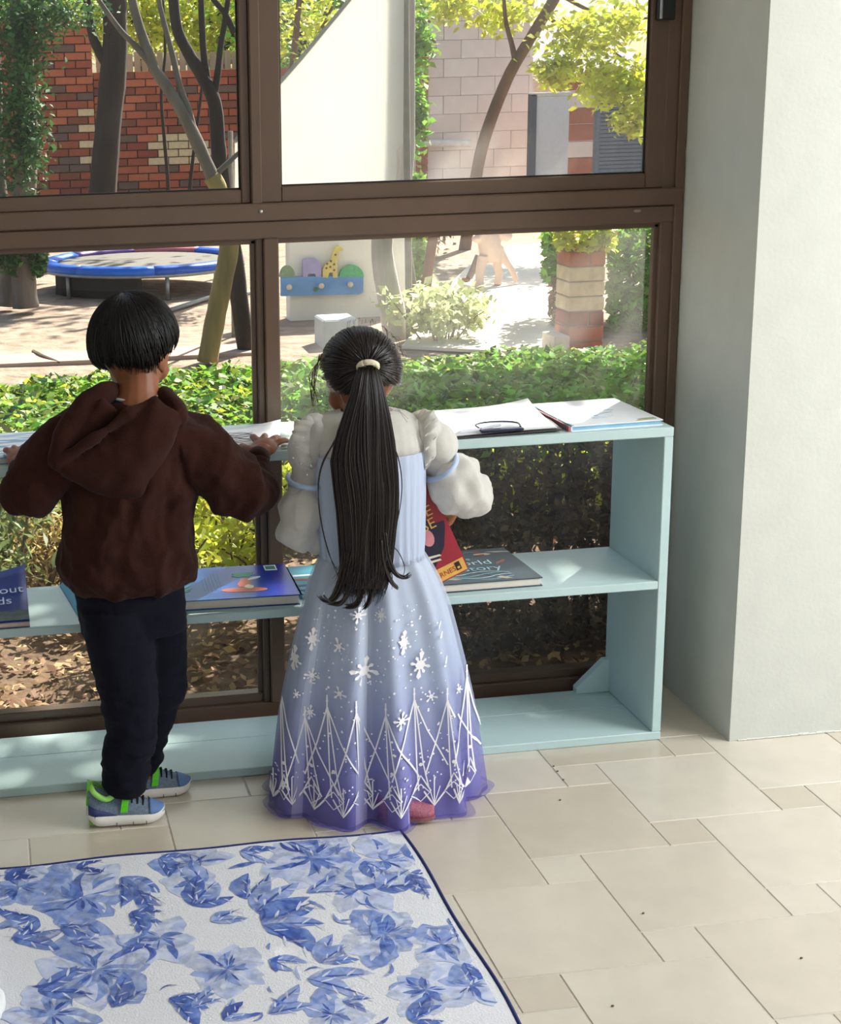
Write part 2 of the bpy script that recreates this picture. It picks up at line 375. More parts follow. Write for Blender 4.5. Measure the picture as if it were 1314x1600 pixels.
# upper sashes: left one fixed on the inner track, right one hinged
def sash(x0, x1, y, stile, rail, zb, zt, dy=0.026):
    t = wpart('sash', [((x0, y, zb), (x0+stile, y+dy, zt)), ((x1-stile, y, zb), (x1, y+dy, zt)), ((x0+stile, y+.0006, zb), (x1-stile, y+dy-.0006, zb+rail)), ((x0+stile, y+.0006, zt-rail), (x1-stile, y+dy-.0006, zt))], 0.0025)
    g = wpart('gasket', [((x0+stile-0.001, y+dy*0.4, zb+rail-0.004), (x1-stile+0.001, y+dy*0.62, zb+rail+0.004)), ((x0+stile-0.004, y+dy*0.4, zb+rail), (x0+stile+0.004, y+dy*0.62, zt-rail)), ((x1-stile-0.004, y+dy*0.4, zb+rail), (x1-stile+0.005, y+dy*0.62, zt-rail))], 0.0008, M_GASKET, t)
    p = obj('pane', MB().box((x0+stile-0.004, y+dy*0.5-0.002, zb+rail-0.004), (x1-stile+0.004, y+dy*0.5+0.002, zt-rail+0.004)), GL_UPR if x1 > 0 else GL_UP, t)
    return t
sash(-1.885, -0.906, D0+0.004, 0.022, 0.032, 1.276, WT-0.055)
sash(-0.882, 0.104, D0+0.002, 0.048, 0.036, 1.276, WT-0.055)
sash(-2.57, -1.918, D0+0.004, 0.03, 0.032, 1.276, WT-0.055)
for a, b in ((-0.846, 0.100), (-1.884, -0.896), (-2.565, -1.918)):
    wpart('glazing_bead', [((a, D0+0.014, 1.180), (b, D0+0.03, 1.196)), ((b-0.012, D0+0.014, 0.06), (b, D0+0.03, 1.19)), ((a, D0+0.014, 0.06), (a+0.006, D0+0.03, 1.19))], 0.002)
    obj('pane', MB().box((a, D0+0.030, 0.052), (b, D0+0.034, 1.196)), GL_LOR if b > 0 else GL_LO, wd)
hd = obj('latch', MB().bbox((0.064, D0-0.020, 1.665), (0.105, D0+0.004, 1.85), 0.003), mat('black_latch', '#141313', rough=0.3), wd)
obj('latch_pin', MB().tube([(0.068, D0-0.022, 1.668), (0.068, D0-0.022, 1.85)], 0.0035, 8), mat('latch_steel', '#b9bcc0', rough=0.25, metal=0.9), hd)

# ================================================================== BOOKCASE
M_SHELF = mat('shelf_paint', '#bcd3d2', rough=0.42, var=0.04, scale=6, bump=0.06, bscale=70, spec=0.4)
SH, YF, YB, ZM, T = 0.7627, 0.1111, 0.3978, 0.3968, 0.0222
SXL = -2.05
bc = thing('bookcase', (-1.0, YF, 0), 'low pale blue painted open bookcase standing along the window', 'bookcase')
obj('top_board', MB().bbox((SXL, YF, SH-T), (0.0, YB, SH), 0.0018), M_SHELF, bc)
obj('shelf_board', MB().bbox((SXL+T, YF+0.001, ZM-0.0195), (-T, YB, ZM), 0.0015), M_SHELF, bc)
obj('bottom_board', MB().bbox((SXL, YF, 0), (0.0, YF+0.17, 0.0205), 0.0018).bbox((SXL, YF+0.1715, 0), (0.0, YB, 0.0198), 0.0018), M_SHELF, bc)
obj('side_panel', MB().bbox((-T, YF+0.0006, 0.0207), (-0.0002, YB, SH-T-0.0002), 0.0016), M_SHELF, bc)
obj('side_panel', MB().bbox((SXL+0.0002, YF+0.0006, 0.0207), (SXL+T, YB, SH-T-0.0002), 0.0016), M_SHELF, bc)
def gus(x, z, sx, sz, l=0.105):
    return MB().poly([(x, YB-0.026, z), (x+sx*l, YB-0.026, z), (x+sx*l, YB-0.026, z+sz*0.015), (x+sx*0.012, YB-0.026, z+sz*l), (x, YB-0.026, z+sz*l)], (0, 0.022, 0))
obj('corner_brace', gus(-T, 0.0207, -1, 1, 0.085), M_SHELF, bc)
obj('corner_brace', gus(-T, SH-T-0.0003, -1, -1, 0.032), M_SHELF, bc)
obj('corner_brace', gus(SXL+T, 0.0207, 1, 1, 0.085), M_SHELF, bc)

# ================================================================== BOOKS AND PAPERS
M_PAGE = mat('book_pages', '#e6ddd0', rough=0.8, var=0.06, scale=60, stretch=(1,1,14))
M_WHITE = mat('white_paper', '#f3f4f4', rough=0.7, var=0.02, scale=30)
M_INK = mat('pencil_marks', '#4a4650', rough=0.8)
def flat_book(name, label, o, xd, yd, w, d, t, cover, art=None, cat='book', spine='x0', board=0.0022, pages=M_PAGE):
    """closed book lying flat: o = front-left corner on the shelf, xd/yd unit directions"""
    o, xd, yd = Vector(o), Vector(xd).normalized(), Vector(yd).normalized(); zd = Vector((0,0,1))
    r = thing(name, o, label, cat)
    obj('back_cover', MB().obox(o, xd*w, yd*d, zd*board), cover, r)
    fc = obj('front_cover', MB().obox(o+zd*(t-board), xd*w, yd*d, zd*board), cover, r)
    i = 0.004
    if spine == 'x0': obj('spine', MB().obox(o, xd*0.003, yd*d, zd*t), cover, r); obj('page_block', MB().obox(o+xd*0.003+yd*i+zd*board, xd*(w-0.003-i), yd*(d-2*i), zd*(t-2*board)), pages, r)
    elif spine == 'y1': obj('spine', MB().obox(o+yd*(d-0.003), xd*w, yd*0.003, zd*t), cover, r); obj('page_block', MB().obox(o+xd*i+yd*i+zd*board, xd*(w-2*i), yd*(d-0.003-i), zd*(t-2*board)), pages, r)
    else: obj('page_block', MB().obox(o+xd*i+yd*i+zd*board, xd*(w-2*i), yd*(d-2*i), zd*(t-2*board)), pages, r)
    if art: art(r, fc, o+zd*t, xd, yd, w, d)
    return r
def blob(c, rx, ry, z, xd, yd, n=14, jit=0.0, ang=0.0, h=0.0007, seed=0):
    rr = random.Random(seed); pts = []
    for k in range(n):
        a = 2*math.pi*k/n; q = 1 + jit*(rr.random()-0.5)*2; x, y = rx*math.cos(a)*q, ry*math.sin(a)*q
        pts.append(c + xd*(x*math.cos(ang)-y*math.sin(ang)) + yd*(x*math.sin(ang)+y*math.cos(ang)))
    return MB().poly(pts, z*h)

# world history book on the middle shelf
def art_history(r, fc, o, xd, yd, w, d):
    z = Vector((0,0,1)); rr = random.Random(3)
    cols = ['#8d4b2e', '#b9c2bf', '#a05f3c', '#6d7f84', '#c9b79a', '#39616d']
    for k in range(26):
        x = rr.uniform(0.03, w-0.02); y = rr.choice([rr.uniform(0.015, 0.075), rr.uniform(d-0.05, d-0.015), rr.uniform(0.015, d-0.015)])
        if 0.075 < y < d-0.06 and 0.05 < x < w-0.06: continue
        mb = blob(o + xd*x + yd*y, rr.uniform(0.008, 0.03), rr.uniform(0.003, 0.008), z, xd, yd, 10, 0.35, rr.uniform(-0.7, 0.7), 0.0004 + k*0.00002, k)
        obj('cover_figure', mb, mat('history_art_%d' % (k % 6), cols[k % 6], rough=0.5), fc)
    for s, y, sz in (('The', d*0.66, 0.026), ('World', d*0.51, 0.046), ('History', d*0.33, 0.046)):
        link_mesh('title_lettering', text_mesh(s, sz, o + xd*(w*0.5) + yd*y, xd, yd, 0.0010, align='CENTER'), mat('title_pale_blue', '#a9d0dc', rough=0.5), fc)
    for k in range(4):
        c = o + xd*(w*0.45) + yd*(0.022 + 0.014*k); mb = MB().tube([c + xd*(-0.09+0.02*j) + yd*(0.010*math.sin(j*0.8+k)) + z*0.0004 for j in range(10)], 0.0009, 5)
        obj('cover_swirl', mb, mat('swirl_%d' % (k % 2), ['#7fb6bd', '#c8d6d2'][k % 2], rough=0.5), fc)
flat_book('history_book', 'dark teal hardback World History book lying flat on middle shelf', (-0.560, 0.137, ZM), (1, 0.01, 0), (-0.04, 1, 0), 0.268, 0.245, 0.021, mat('history_cover', '#1f3a46', rough=0.35, var=0.25, scale=14), art_history)

# big blue picture book
def art_blue(r, fc, o, xd, yd, w, d):
    z = Vector((0,0,1))
    def sh(n, x, y, rx, ry, c, a=0.0, j=0.0, k=0): obj(n, blob(o+xd*x+yd*y, rx, ry, z, xd, yd, 18, j, a, 0.0005+0.0002*k, k), mat('blueart_'+c, c, rough=0.45), fc)
    sh('surfboard_picture', 0.205, 0.055, 0.054, 0.017, '#b5563c', -0.06, 0, 0)
    sh('figure_picture', 0.212, 0.105, 0.015, 0.036, '#c2613f', -0.25, 0.15, 1); sh('figure_picture', 0.219, 0.075, 0.010, 0.014, '#e3d3b3', 0, 0.1, 2)
    sh('cap_picture', 0.214, 0.165, 0.026, 0.020, '#2f8f72', 0.1, 0.2, 1); sh('cap_picture', 0.238, 0.135, 0.020, 0.006, '#d7e2e2', 0.6, 0, 2)
    obj('sticker', MB().obox(o+xd*0.272+yd*0.188, xd*0.029, yd*0.038, z*0.0006), mat('sticker_white', '#dfe8e4', rough=0.5), fc)
    obj('sticker', MB().obox(o+xd*0.275+yd*0.194, xd*0.023, yd*0.026, z*0.0009), mat('sticker_green', '#3a7d6a', rough=0.5), fc)
    rr = random.Random(5)
    for k in range(9):
        sh('leaf_picture', 0.055+rr.uniform(-.02,.03), 0.06+0.016*k, 0.016, 0.004, ['#3f9a86', '#57b08c'][k % 2], rr.uniform(-0.9, 0.9), 0.2, 1)
    for k in range(6): obj('caption_line', MB().obox(o+xd*(0.115+0.008*k)+yd*0.06, xd*0.0012, yd*0.13, z*0.0004), mat('caption', '#2c79b0', rough=0.5), fc)
def blue_cover():
    m, nt, b, out = nodes('blue_cover'); N, L = nt.nodes, nt.links
    tc = N.new('ShaderNodeTexCoord'); sp = N.new('ShaderNodeSeparateXYZ'); L.new(tc.outputs['Object'], sp.inputs[0])
    rp = N.new('ShaderNodeValToRGB'); rp.color_ramp.elements[0].position = 0.0; rp.color_ramp.elements[0].color = lin('#0e6ab0'); rp.color_ramp.elements[1].position = 0.3; rp.color_ramp.elements[1].color = lin('#15208a')
    L.new(sp.outputs['X'], rp.inputs[0]); L.new(rp.outputs[0], b.inputs['Base Color']); b.inputs['Roughness'].default_value = 0.3; return m
flat_book('picture_book', 'large blue hardback picture book with orange surfboard figure lying between the two children', (-1.190, 0.150, ZM), (1, -0.045, 0), (0.045, 1, 0), 0.325, 0.235, 0.024, blue_cover(), art_blue)
flat_book('picture_book', 'thin teal picture book lying half hidden behind the girl\'s skirt', (-0.856, 0.170, ZM), (1, -0.03, 0), (0.03, 1, 0), 0.17, 0.21, 0.012, mat('teal_cover', '#2f8ea3', rough=0.4, var=0.15),
          lambda r, fc, o, xd, yd, w, d: [obj('cover_stripe', MB().obox(o+xd*0.004+yd*yy, xd*0.08, yd*0.012, Vector((0,0,0.0005))), mat('tealart_'+c, c, rough=0.5), fc) for yy, c in ((0.02, '#173a66'), (0.055, '#1f4f86'), (0.10, '#b8452f'), (0.13, '#e9eef0'))])

# curled blue paperback at the left edge of the shelf
def curl_sheet(o, w, d, lift, t, nx=12, curve=1.0):
    a = []; b = []
    for i in range(nx+1):
        s = i/nx; row = [] 
        for j in range(9):
            q = j/8; z = lift*(q**1.6)*(0.55+0.45*s**2*curve) + 0.010*s*s*q
            row.append((s, q, z))
        a.append(row)
    rs_top = [[Vector(o)+Vector((p[0]*w, p[1]*d, p[2]+t)) for p in r] for r in a]; rs_bot = [[Vector(o)+Vector((p[0]*w, p[1]*d, p[2])) for p in r] for r in a]
    rings = [t_ + b_[::-1] for t_, b_ in zip(rs_top, rs_bot)]
    return MB().rings(rings)
pb = thing('paperback_book', (-1.72, 0.117, ZM), 'curled dark blue paperback lying at the left end of the middle shelf', 'book')
obj('page_block', curl_sheet((-1.72, 0.120, ZM), 0.244, 0.215, 0.052, 0.013), mat('pinkish_pages', '#dcc3b4', rough=0.8), pb, True)
pcv = obj('front_cover', curl_sheet((-1.722, 0.118, ZM+0.0133), 0.247, 0.218, 0.053, 0.0012), mat('navy_cover', '#0f2f86', rough=0.6, var=0.3, scale=10), pb, True)
obj('back_cover', curl_sheet((-1.722, 0.118, ZM+0.0002), 0.247, 0.218, 0.050, 0.0010), mat('navy_cover', '#0f2f86'), pb, True)
def on_curl(x, q): s = (x+1.722)/0.247; return ZM + 0.0148 + 0.053*(q**1.6)*(0.55+0.45*s*s) + 0.010*s*s*q
g = MB()
for i in range(16):
    x = -1.70 + i*0.014; q0 = 0.03; q1 = 0.24 + 0.06*mnoise.noise(Vector((i*0.8, 0, 0)))
    for (qa, qb) in ((q0, (q0+q1)/2), ((q0+q1)/2, q1)):
        g.add([(x, 0.118+qa*0.218, on_curl(x, qa)+.0009), (x+0.0142, 0.118+qa*0.218, on_curl(x+.0142, qa)+.0009), (x+0.0142, 0.118+qb*0.218, on_curl(x+.0142, qb)+.0009), (x, 0.118+qb*0.218, on_curl(x, qb)+.0009)], [(0,1,2,3)])
obj('cover_forest_picture', g, mat('forest_green', '#1d3b2b', rough=0.5, var=0.5, scale=50), pcv)
for s, x, q, sz in (('about', -1.575, 0.56, 0.040), ('ds', -1.545, 0.35, 0.040)):
    me = text_mesh(s, sz, (x, 0.118+q*0.218, on_curl(x+0.03, q)+0.004), (1, 0.02, 0.04), (0, 1, 0.28), 0.001)
    link_mesh('title_lettering', me, mat('title_white', '#cfe2f4', rough=0.5), pcv)
# teal booklet standing half open against the boy's leg
tb = thing('booklet', (-1.37, 0.25, ZM), 'small teal booklet propped half open beside the boy\'s trousers', 'book')
def slab(o, a, b, n): return MB().obox(o, a, b, n)
obj('front_cover', slab((-1.394, 0.392, ZM+0.0008), (0.030, -0.245, 0.0), (0.046, 0.012, 0.038), (0.0, 0.0, 0.0018)), mat('booklet_teal', '#2b93a8', rough=0.4, var=0.1), tb)
obj('page_block', slab((-1.394, 0.390, ZM+0.0001), (0.030, -0.243, 0.0), (0.052, 0.012, 0.012), (0.004, 0.0, 0.004)), M_PAGE, tb)
obj('back_cover', slab((-1.395, 0.392, ZM), (0.031, -0.246, 0.0), (0.058, 0.012, 0.0), (0.0, 0.0, 0.0014)), mat('booklet_teal', '#2b93a8'), tb)

# ---- on top of the bookcase
# clipboard with paper
cb = thing('clipboard', (-0.40, 0.12, SH), 'clipboard with blank white paper lying on bookcase beside the girl\'s sleeve', 'clipboard')
cx0, cx1 = -0.545, -0.262
obj('board', MB().obox((cx0, 0.114, SH+0.0008), (cx1-cx0, 0.010, 0.004), (0.03, 0.275, 0.0), (0, 0, 0.0035)), mat('clipboard_dark', '#34302f', rough=0.5), cb)
pp = MB(); rws = []
for i in range(9):
    s = i/8; rws.append([Vector((cx0+0.004 + s*(cx1-cx0-0.012) + 0.03*q, 0.120 + 0.010*s + q*0.275, SH+0.0052 + 0.004*s + 0.014*(q**3)*(s**4) + 0.0014*math.sin(3*s+2*q))) for q in [j/8 for j in range(9)]])
top = [p for r in rws for p in r]; n9 = 9
fcs = [(i*9+j, (i+1)*9+j, (i+1)*9+j+1, i*9+j+1) for i in range(8) for j in range(8)]
pp.add(top, fcs); pp.add([p + Vector((0,0,0.0012)) for p in top], [f[::-1] for f in fcs])
obj('paper', pp, M_WHITE, cb, True)
cm = mat('clip_steel_dark', '#3c4257', rough=0.3, metal=0.7)
zc = SH+0.011
clip = obj('clip', MB().bbox((-0.452, 0.118, zc), (-0.352, 0.136, zc+0.006), 0.002), cm, cb)
obj('clip_wire', MB().tube(catmull([(-0.448, 0.132, zc+0.006), (-0.450, 0.165, zc+0.008), (-0.425, 0.182, zc+0.009), (-0.380, 0.182, zc+0.009), (-0.352, 0.165, zc+0.008), (-0.356, 0.132, zc+0.006)], 5), 0.0022, 6), cm, clip)
obj('pen', MB().tube([(-0.505, 0.130, zc+0.002), (-0.497, 0.131, zc+0.003), (-0.455, 0.134, zc+0.004), (-0.40, 0.14, zc+0.012)], [0.0008, 0.0032, 0.0036, 0.0036], 8), mat('pen_white', '#e2e4f0', rough=0.3), clip)
# sketch pad at the right end
def art_pad(r, fc, o, xd, yd, w, d):
    z = Vector((0,0,1)); rr = random.Random(9)
    for k in range(7):
        p0 = o + xd*(0.03+0.012*k) + yd*(0.10+0.016*rr.uniform(-2, 2)); obj('pencil_line', MB().tube([p0 + xd*0.02*j + yd*0.012*math.sin(j+k) + z*0.0006 for j in range(4)], 0.0005, 4), mat('pad_line_%d' % (k % 2), ['#b9cbe6', '#9db7da'][k % 2]), fc)
    obj('edge_stain', blob(o+xd*(w-0.035)+yd*0.018, 0.032, 0.010, z, xd, yd, 12, 0.4, 0.25, 0.0004, 3), mat('pad_olive', '#a8ac7c', rough=0.8), fc)
    obj('cover_edge', MB().obox(o+xd*0.002+yd*0.0, xd*0.006, yd*d, z*0.0006), mat('pad_blue', '#6db6d6', rough=0.5), fc)
sk = flat_book('sketch_pad', 'white spiral sketch pad with red spine at the right end of bookcase', (-0.240, 0.124, SH), (1, 0.06, 0), (-0.03, 1, 0), 0.225, 0.258, 0.013, mat('pad_white', '#eceff2', rough=0.6, var=0.03), art_pad, cat='sketch pad', pages=mat('pad_pages', '#8fc0dc', rough=0.7))
obj('red_spine', MB().obox(Vector((-0.246, 0.124, SH+0.0003)), Vector((0.0055, 0, 0)), Vector((-0.00774, 0.258, 0)), Vector((0, 0, 0.0125))), mat('pad_red', '#b06a72', rough=0.6), sk)
obj('spiral', MB().add([], []).tube([Vector((-0.246+0.004*math.cos(a), 0.130+0.0395*a/ (2*math.pi)/1.0*0.16*1.0, SH+0.0085+0.0062*math.sin(a))) for a in [k*0.5 for k in range(int(2*math.pi*40/0.5))]], 0.0006, 4), mat('spiral_wire', '#5d6064', rough=0.3, metal=0.9), sk)
# papers near the boy's hand
def sheet(name, label, corners, lift=0.0, group=None, cat='paper', thick=0.0016, cur=0.008, m=M_WHITE):
    a, b, c, d = [Vector(q) for q in corners]; ctr = (a+b+c+d)/4; ctr.z = SH
    t = thing(name, ctr, label, cat, group); mb = MB(); N = 8; top = []
    for i in range(N+1):
        for j in range(N+1):
            s, q = i/N, j/N; p = (a*(1-s)+b*s)*(1-q) + (d*(1-s)+c*s)*q
            p.z = SH + lift + cur*(q**3)*(s**3) + 0.0012*(1+math.sin(4*s+3*q)); top.append(p)
    f = [(i*(N+1)+j, (i+1)*(N+1)+j, (i+1)*(N+1)+j+1, i*(N+1)+j+1) for i in range(N) for j in range(N)]
    k = N+1; rim = [i*k for i in range(N+1)] + [N*k+j for j in range(1, k)] + [i*k+N for i in range(N-1, -1, -1)] + [j for j in range(N-1, 0, -1)]
    nt_ = len(top); f2 = [tuple(q+nt_ for q in ff[::-1]) for ff in f]; f3 = [(rim[i], rim[(i+1) % len(rim)], rim[(i+1) % len(rim)]+nt_, rim[i]+nt_) for i in range(len(rim))]
    mb.add([p+Vector((0,0,thick)) for p in top] + top, f + f2 + f3)
    return t, obj('sheet', mb, m, t, True)
def ZT(u, v): p = G(u, v, SH+0.004); return (p.x, min(p.y, YB-0.002), 0)
t, s_ = sheet('paper_sheet', 'white paper with a pencil drawing under the boy\'s right hand', [(-1.115, 0.165, 0), (-0.905, 0.150, 0), (-0.858, 0.372, 0), (-1.06, 0.330, 0)], 0.0012)
for k in range(9):
    rr = random.Random(k); y = 0.185 + 0.012*k
    obj('pencil_line', MB().tube([(-1.03+0.011*j, y+0.004*rr.uniform(-1, 1)+0.004*math.sin(j*1.3+k), SH+0.0068+0.0012*math.sin(j*.3+k*.2)) for j in range(9)], 0.0006, 4), M_INK, s_)
t, s_ = sheet('paper_sheet', 'pale paper lying between the boy\'s hand and the girl\'s frilled shoulder', [(-0.905, 0.122, 0), (-0.70, 0.120, 0), (-0.69, 0.385, 0), (-0.86, 0.385, 0)], 0.0003, m=mat('pale_mint_paper', '#dcebe8', rough=0.7))
t, s_ = sheet('paper_sheet', 'lilac drawing sheet with a yellow patch next to the girl\'s face', [(-0.815, 0.20, 0), (-0.62, 0.21, 0), (-0.615, 0.392, 0), (-0.80, 0.392, 0)], 0.0042, m=mat('lilac_paper', '#d3d3ee', rough=0.7), cur=0.002)
obj('yellow_patch', blob(Vector((-0.735, 0.30, SH+0.0088)), 0.035, 0.03, Vector((0,0,1)), Vector((1,0,0)), Vector((0,1,0)), 10, 0.3), mat('yellow_crayon', '#e3d7a8', rough=0.8), s_)
pn = thing('pencil', (-0.80, 0.33, SH+0.008), 'dark pencil lying across papers by the girl\'s left shoulder', 'pencil')
obj('shaft', MB().tube([(-0.815, 0.374, SH+0.0125), (-0.79, 0.285, SH+0.0125)], 0.0034, 6), mat('pencil_shaft', '#2c3038', rough=0.4), pn)
obj('tip', MB().tube([(-0.79, 0.285, SH+0.0125), (-0.785, 0.268, SH+0.0125)], [0.0034, 0.0005], 6), mat('pencil_wood', '#c9a67a', rough=0.6), pn)
# blue and white book under the boy's left hand
def marble():
    m, nt, b, out = nodes('marbled_cover'); N, L = nt.nodes, nt.links
    tc = N.new('ShaderNodeTexCoord'); mp = N.new('ShaderNodeMapping'); mp.inputs['Scale'].default_value = (3, 16, 3); mp.inputs['Rotation'].default_value = (0,0,0.3); L.new(tc.outputs['Object'], mp.inputs[0])
    nz = N.new('ShaderNodeTexNoise'); nz.inputs['Scale'].default_value = 3.2; nz.inputs['Detail'].default_value = 3; nz.inputs['Distortion'].default_value = 1.0; L.new(mp.outputs[0], nz.inputs['Vector'])
    rp = N.new('ShaderNodeValToRGB'); rp.color_ramp.elements[0].position = 0.40; rp.color_ramp.elements[0].color = lin('#5f93c4'); rp.color_ramp.elements[1].position = 0.55; rp.color_ramp.elements[1].color = lin('#e6edf6')
    L.new(nz.outputs['Fac'], rp.inputs[0]); L.new(rp.outputs[0], b.inputs['Base Color']); b.inputs['Roughness'].default_value = 0.35; return m
flat_book('hardback_book', 'blue and white streaked hardback under the boy\'s left hand', (-1.70, 0.132, SH), (1, 0.02, 0), (0, 1, 0), 0.30, 0.245, 0.016, marble(), None)

# crumbs on the tiles
for (u, v, lb_) in ((865, 1198, 'tiny crumb nearest the bookcase in the line of three on the tiles'), (871, 1206, 'tiny crumb in the middle of the line of three before the bookcase'), (880, 1219, 'tiny crumb farthest from the bookcase in the line of three'), (875, 1251, 'lone tiny crumb just below the line of three'), (1005, 1428, 'tiny crumb alone in the middle of the bare floor'), (1252, 1498, 'tiny crumb nearest the right edge of the picture'), (957, 1573, 'tiny crumb nearest the bottom edge, right of the rug')):
    p = G(u, v); c_ = obj('crumb', MB().ell(p + Vector((0, 0, .0018)), (.0030, .0018, .0018), 8, 6), mat('crumb_brown', '#6b5f55', rough=.9), None, base=p); tag(c_, lb_, 'crumb', 'crumbs on the floor')
# ================================================================== RUG AND CLOTH
RXR, RYT, RXL, RYN = -0.730, -0.219, -1.95, -1.55
M_RUG = mat('rug_white', '#e3e4ea', rough=0.95, var=0.03, scale=6, bump=0.25, bscale=260)
rg = thing('rug', (-1.3, -0.8, 0), 'white rug with blue watercolour flowers and dark blue stitched edge', 'rug')
def rug_edge(t):
    pts = []
    for k in range(41): s = k/40; pts.append(Vector((RXL + (RXR-RXL)*s, RYT - 0.004*math.sin(s*22) - 0.006*abs(math.sin(s*5)), 0)))
    for k in range(1, 41): s = k/40; pts.append(Vector((RXR + 0.004*math.sin(s*17) + 0.010*math.sin(s*4.1), RYT - (RYT-RYN)*s, 0)))
    pts += [Vector((RXL, RYN, 0))]
    return pts
RP = rug_edge(0)
obj('pile', MB().poly([p + Vector((0,0,0.0008)) for p in RP], (0, 0, 0.0055)), M_RUG, rg)
obj('edge_binding', MB().tube([p + Vector((0,0,0.0046)) for p in RP] + [RP[0]+Vector((0,0,0.0046))], 0.0042, 6), mat('rug_binding', '#1d2a63', rough=0.9, var=0.3, scale=200), rg)
def wash(name, c, c2):
    m, nt, b, out = nodes(name); N, L = nt.nodes, nt.links
    tc = N.new('ShaderNodeTexCoord'); nz = N.new('ShaderNodeTexNoise'); nz.inputs['Scale'].default_value = 26; nz.inputs['Detail'].default_value = 5; nz.inputs['Distortion'].default_value = 1.4; L.new(tc.outputs['Object'], nz.inputs['Vector'])
    rp = N.new('ShaderNodeValToRGB'); rp.color_ramp.elements[0].position = 0.34; rp.color_ramp.elements[0].color = lin(c); rp.color_ramp.elements[1].position = 0.66; rp.color_ramp.elements[1].color = lin(c2)
    L.new(nz.outputs['Fac'], rp.inputs[0]); L.new(rp.outputs[0], b.inputs['Base Color']); b.inputs['Roughness'].default_value = 0.95
    n2 = N.new('ShaderNodeTexNoise'); n2.inputs['Scale'].default_value = 11; n2.inputs['Detail'].default_value = 6; n2.inputs['Distortion'].default_value = 2.5; L.new(tc.outputs['Object'], n2.inputs['Vector'])
    r2 = N.new('ShaderNodeMapRange'); r2.inputs['From Min'].default_value = 0.30; r2.inputs['From Max'].default_value = 0.54; r2.inputs['To Min'].default_value = 0.30; L.new(n2.outputs['Fac'], r2.inputs[0]); L.new(r2.outputs[0], b.inputs['Alpha']); return m
WASH = [wash('wash_dark', '#3a57ad', '#7d97d6'), wash('wash_mid', '#6f89cd', '#a9b9e4'), wash('wash_light', '#aebbe2', '#d6dcef'), wash('wash_ink', '#2c408f', '#5069b8'), wash('wash_white', '#c9d1ea', '#e2e6f2')]
fl_mb = [MB(), MB(), MB(), MB(), MB()]; zl = [0.0066]
def petal(u, v, du, dv, wid, k, bend=0.0, jit=0.12):
    """one painted petal: base pixel, length vector in pixels, width fraction"""
    a = G(u, v); b = G(u+du, v+dv); a.z = b.z = 0; d = b-a; L = d.length; d.normalize(); n = Vector((-d.y, d.x, 0)); rr = random.Random(int(u*7+v*13+du*3)); zl[0] += 0.0000011
    pr = [(t_/14, math.sin(math.pi*(t_/14)**.85)**.8 if 0 < t_ < 14 else 0.02) for t_ in range(15)]; jj = [rr.uniform(-1, 1) for _ in range(5)]
    le = []; ri = []
    for t, w in pr:
        c = a + d*L*t + n*bend*L*math.sin(t*math.pi)
        le.append(c + n*L*wid*w*0.5*(1+jit*(jj[0]*math.sin(9*t+jj[1]*3)+jj[2]*math.sin(21*t)))); ri.append(c - n*L*wid*w*0.5*(1+jit*(jj[3]*math.sin(8*t+jj[4]*3)+jj[2]*math.sin(19*t+1))))
    pts = [p + Vector((0,0,zl[0])) for p in le + ri[::-1]]
    if any(p.x > RXR-0.006 or p.y > RYT-0.010 for p in pts):
        for p in pts: p.x = min(p.x, RXR-0.006); p.y = min(p.y, RYT-0.012)
    m = len(le); vs = pts; q = []
    for i in range(m-1): q.append((i, i+1, 2*m-2-i, 2*m-1-i))
    fl_mb[k].add(vs, q)
rr = random.Random(21)
def flower(u, v, r, n=7, dark=0.3):
    for i in range(n):
        a = 2*math.pi*i/n + rr.uniform(-.3, .3); R = r*rr.uniform(0.75, 1.15)
        petal(u+6*math.cos(a), v+4*math.sin(a), R*math.cos(a), R*0.72*math.sin(a), rr.uniform(0.6, 0.95), 2 if rr.random() > dark else 1, rr.uniform(-.1, .1))
        petal(u+R*.3*math.cos(a), v+R*.2*math.sin(a), R*.55*math.cos(a+.15), R*0.4*math.sin(a+.15), rr.uniform(0.12, 0.3), rr.choice([4, 4, 1, 0]), rr.uniform(-.2, .2))
    for i in range(n+3):
        a = rr.uniform(0, 6.28); R = r*rr.uniform(0.3, 0.75)
        petal(u, v, R*math.cos(a), R*0.7*math.sin(a), rr.uniform(0.12, 0.4), 1 if rr.random() > 0.35 else 0, rr.uniform(-.2, .2))
    for i in range(n+4):
        a = rr.uniform(0, 6.28); R = r*rr.uniform(0.18, 0.42)
        petal(u+R*.4*math.cos(a), v+R*.3*math.sin(a), R*math.cos(a), R*0.7*math.sin(a), rr.uniform(0.1, 0.22), 3 if rr.random() > .4 else 0)
def leafpair(u, v, a, L, n=3, k=0):
    for i in range(n):
        b = a + (i-(n-1)/2)*0.55 + rr.uniform(-.1, .1)
        petal(u, v, L*math.cos(b)*rr.uniform(.7, 1.1), L*0.75*math.sin(b)*rr.uniform(.7, 1.1), rr.uniform(0.28, 0.42), k if rr.random() > .25 else 1, rr.uniform(-.15, .15))
        petal(u, v, L*.9*math.cos(b), L*0.68*math.sin(b), 0.05, 3, 0.02)
        for h_ in range(4):
            t_ = .2+.18*h_; c_ = b + (.75 if h_ % 2 else -.75); petal(u+L*t_*math.cos(b), v+L*.7*t_*math.sin(b), L*.22*math.cos(c_), L*.15*math.sin(c_), .16, 4)
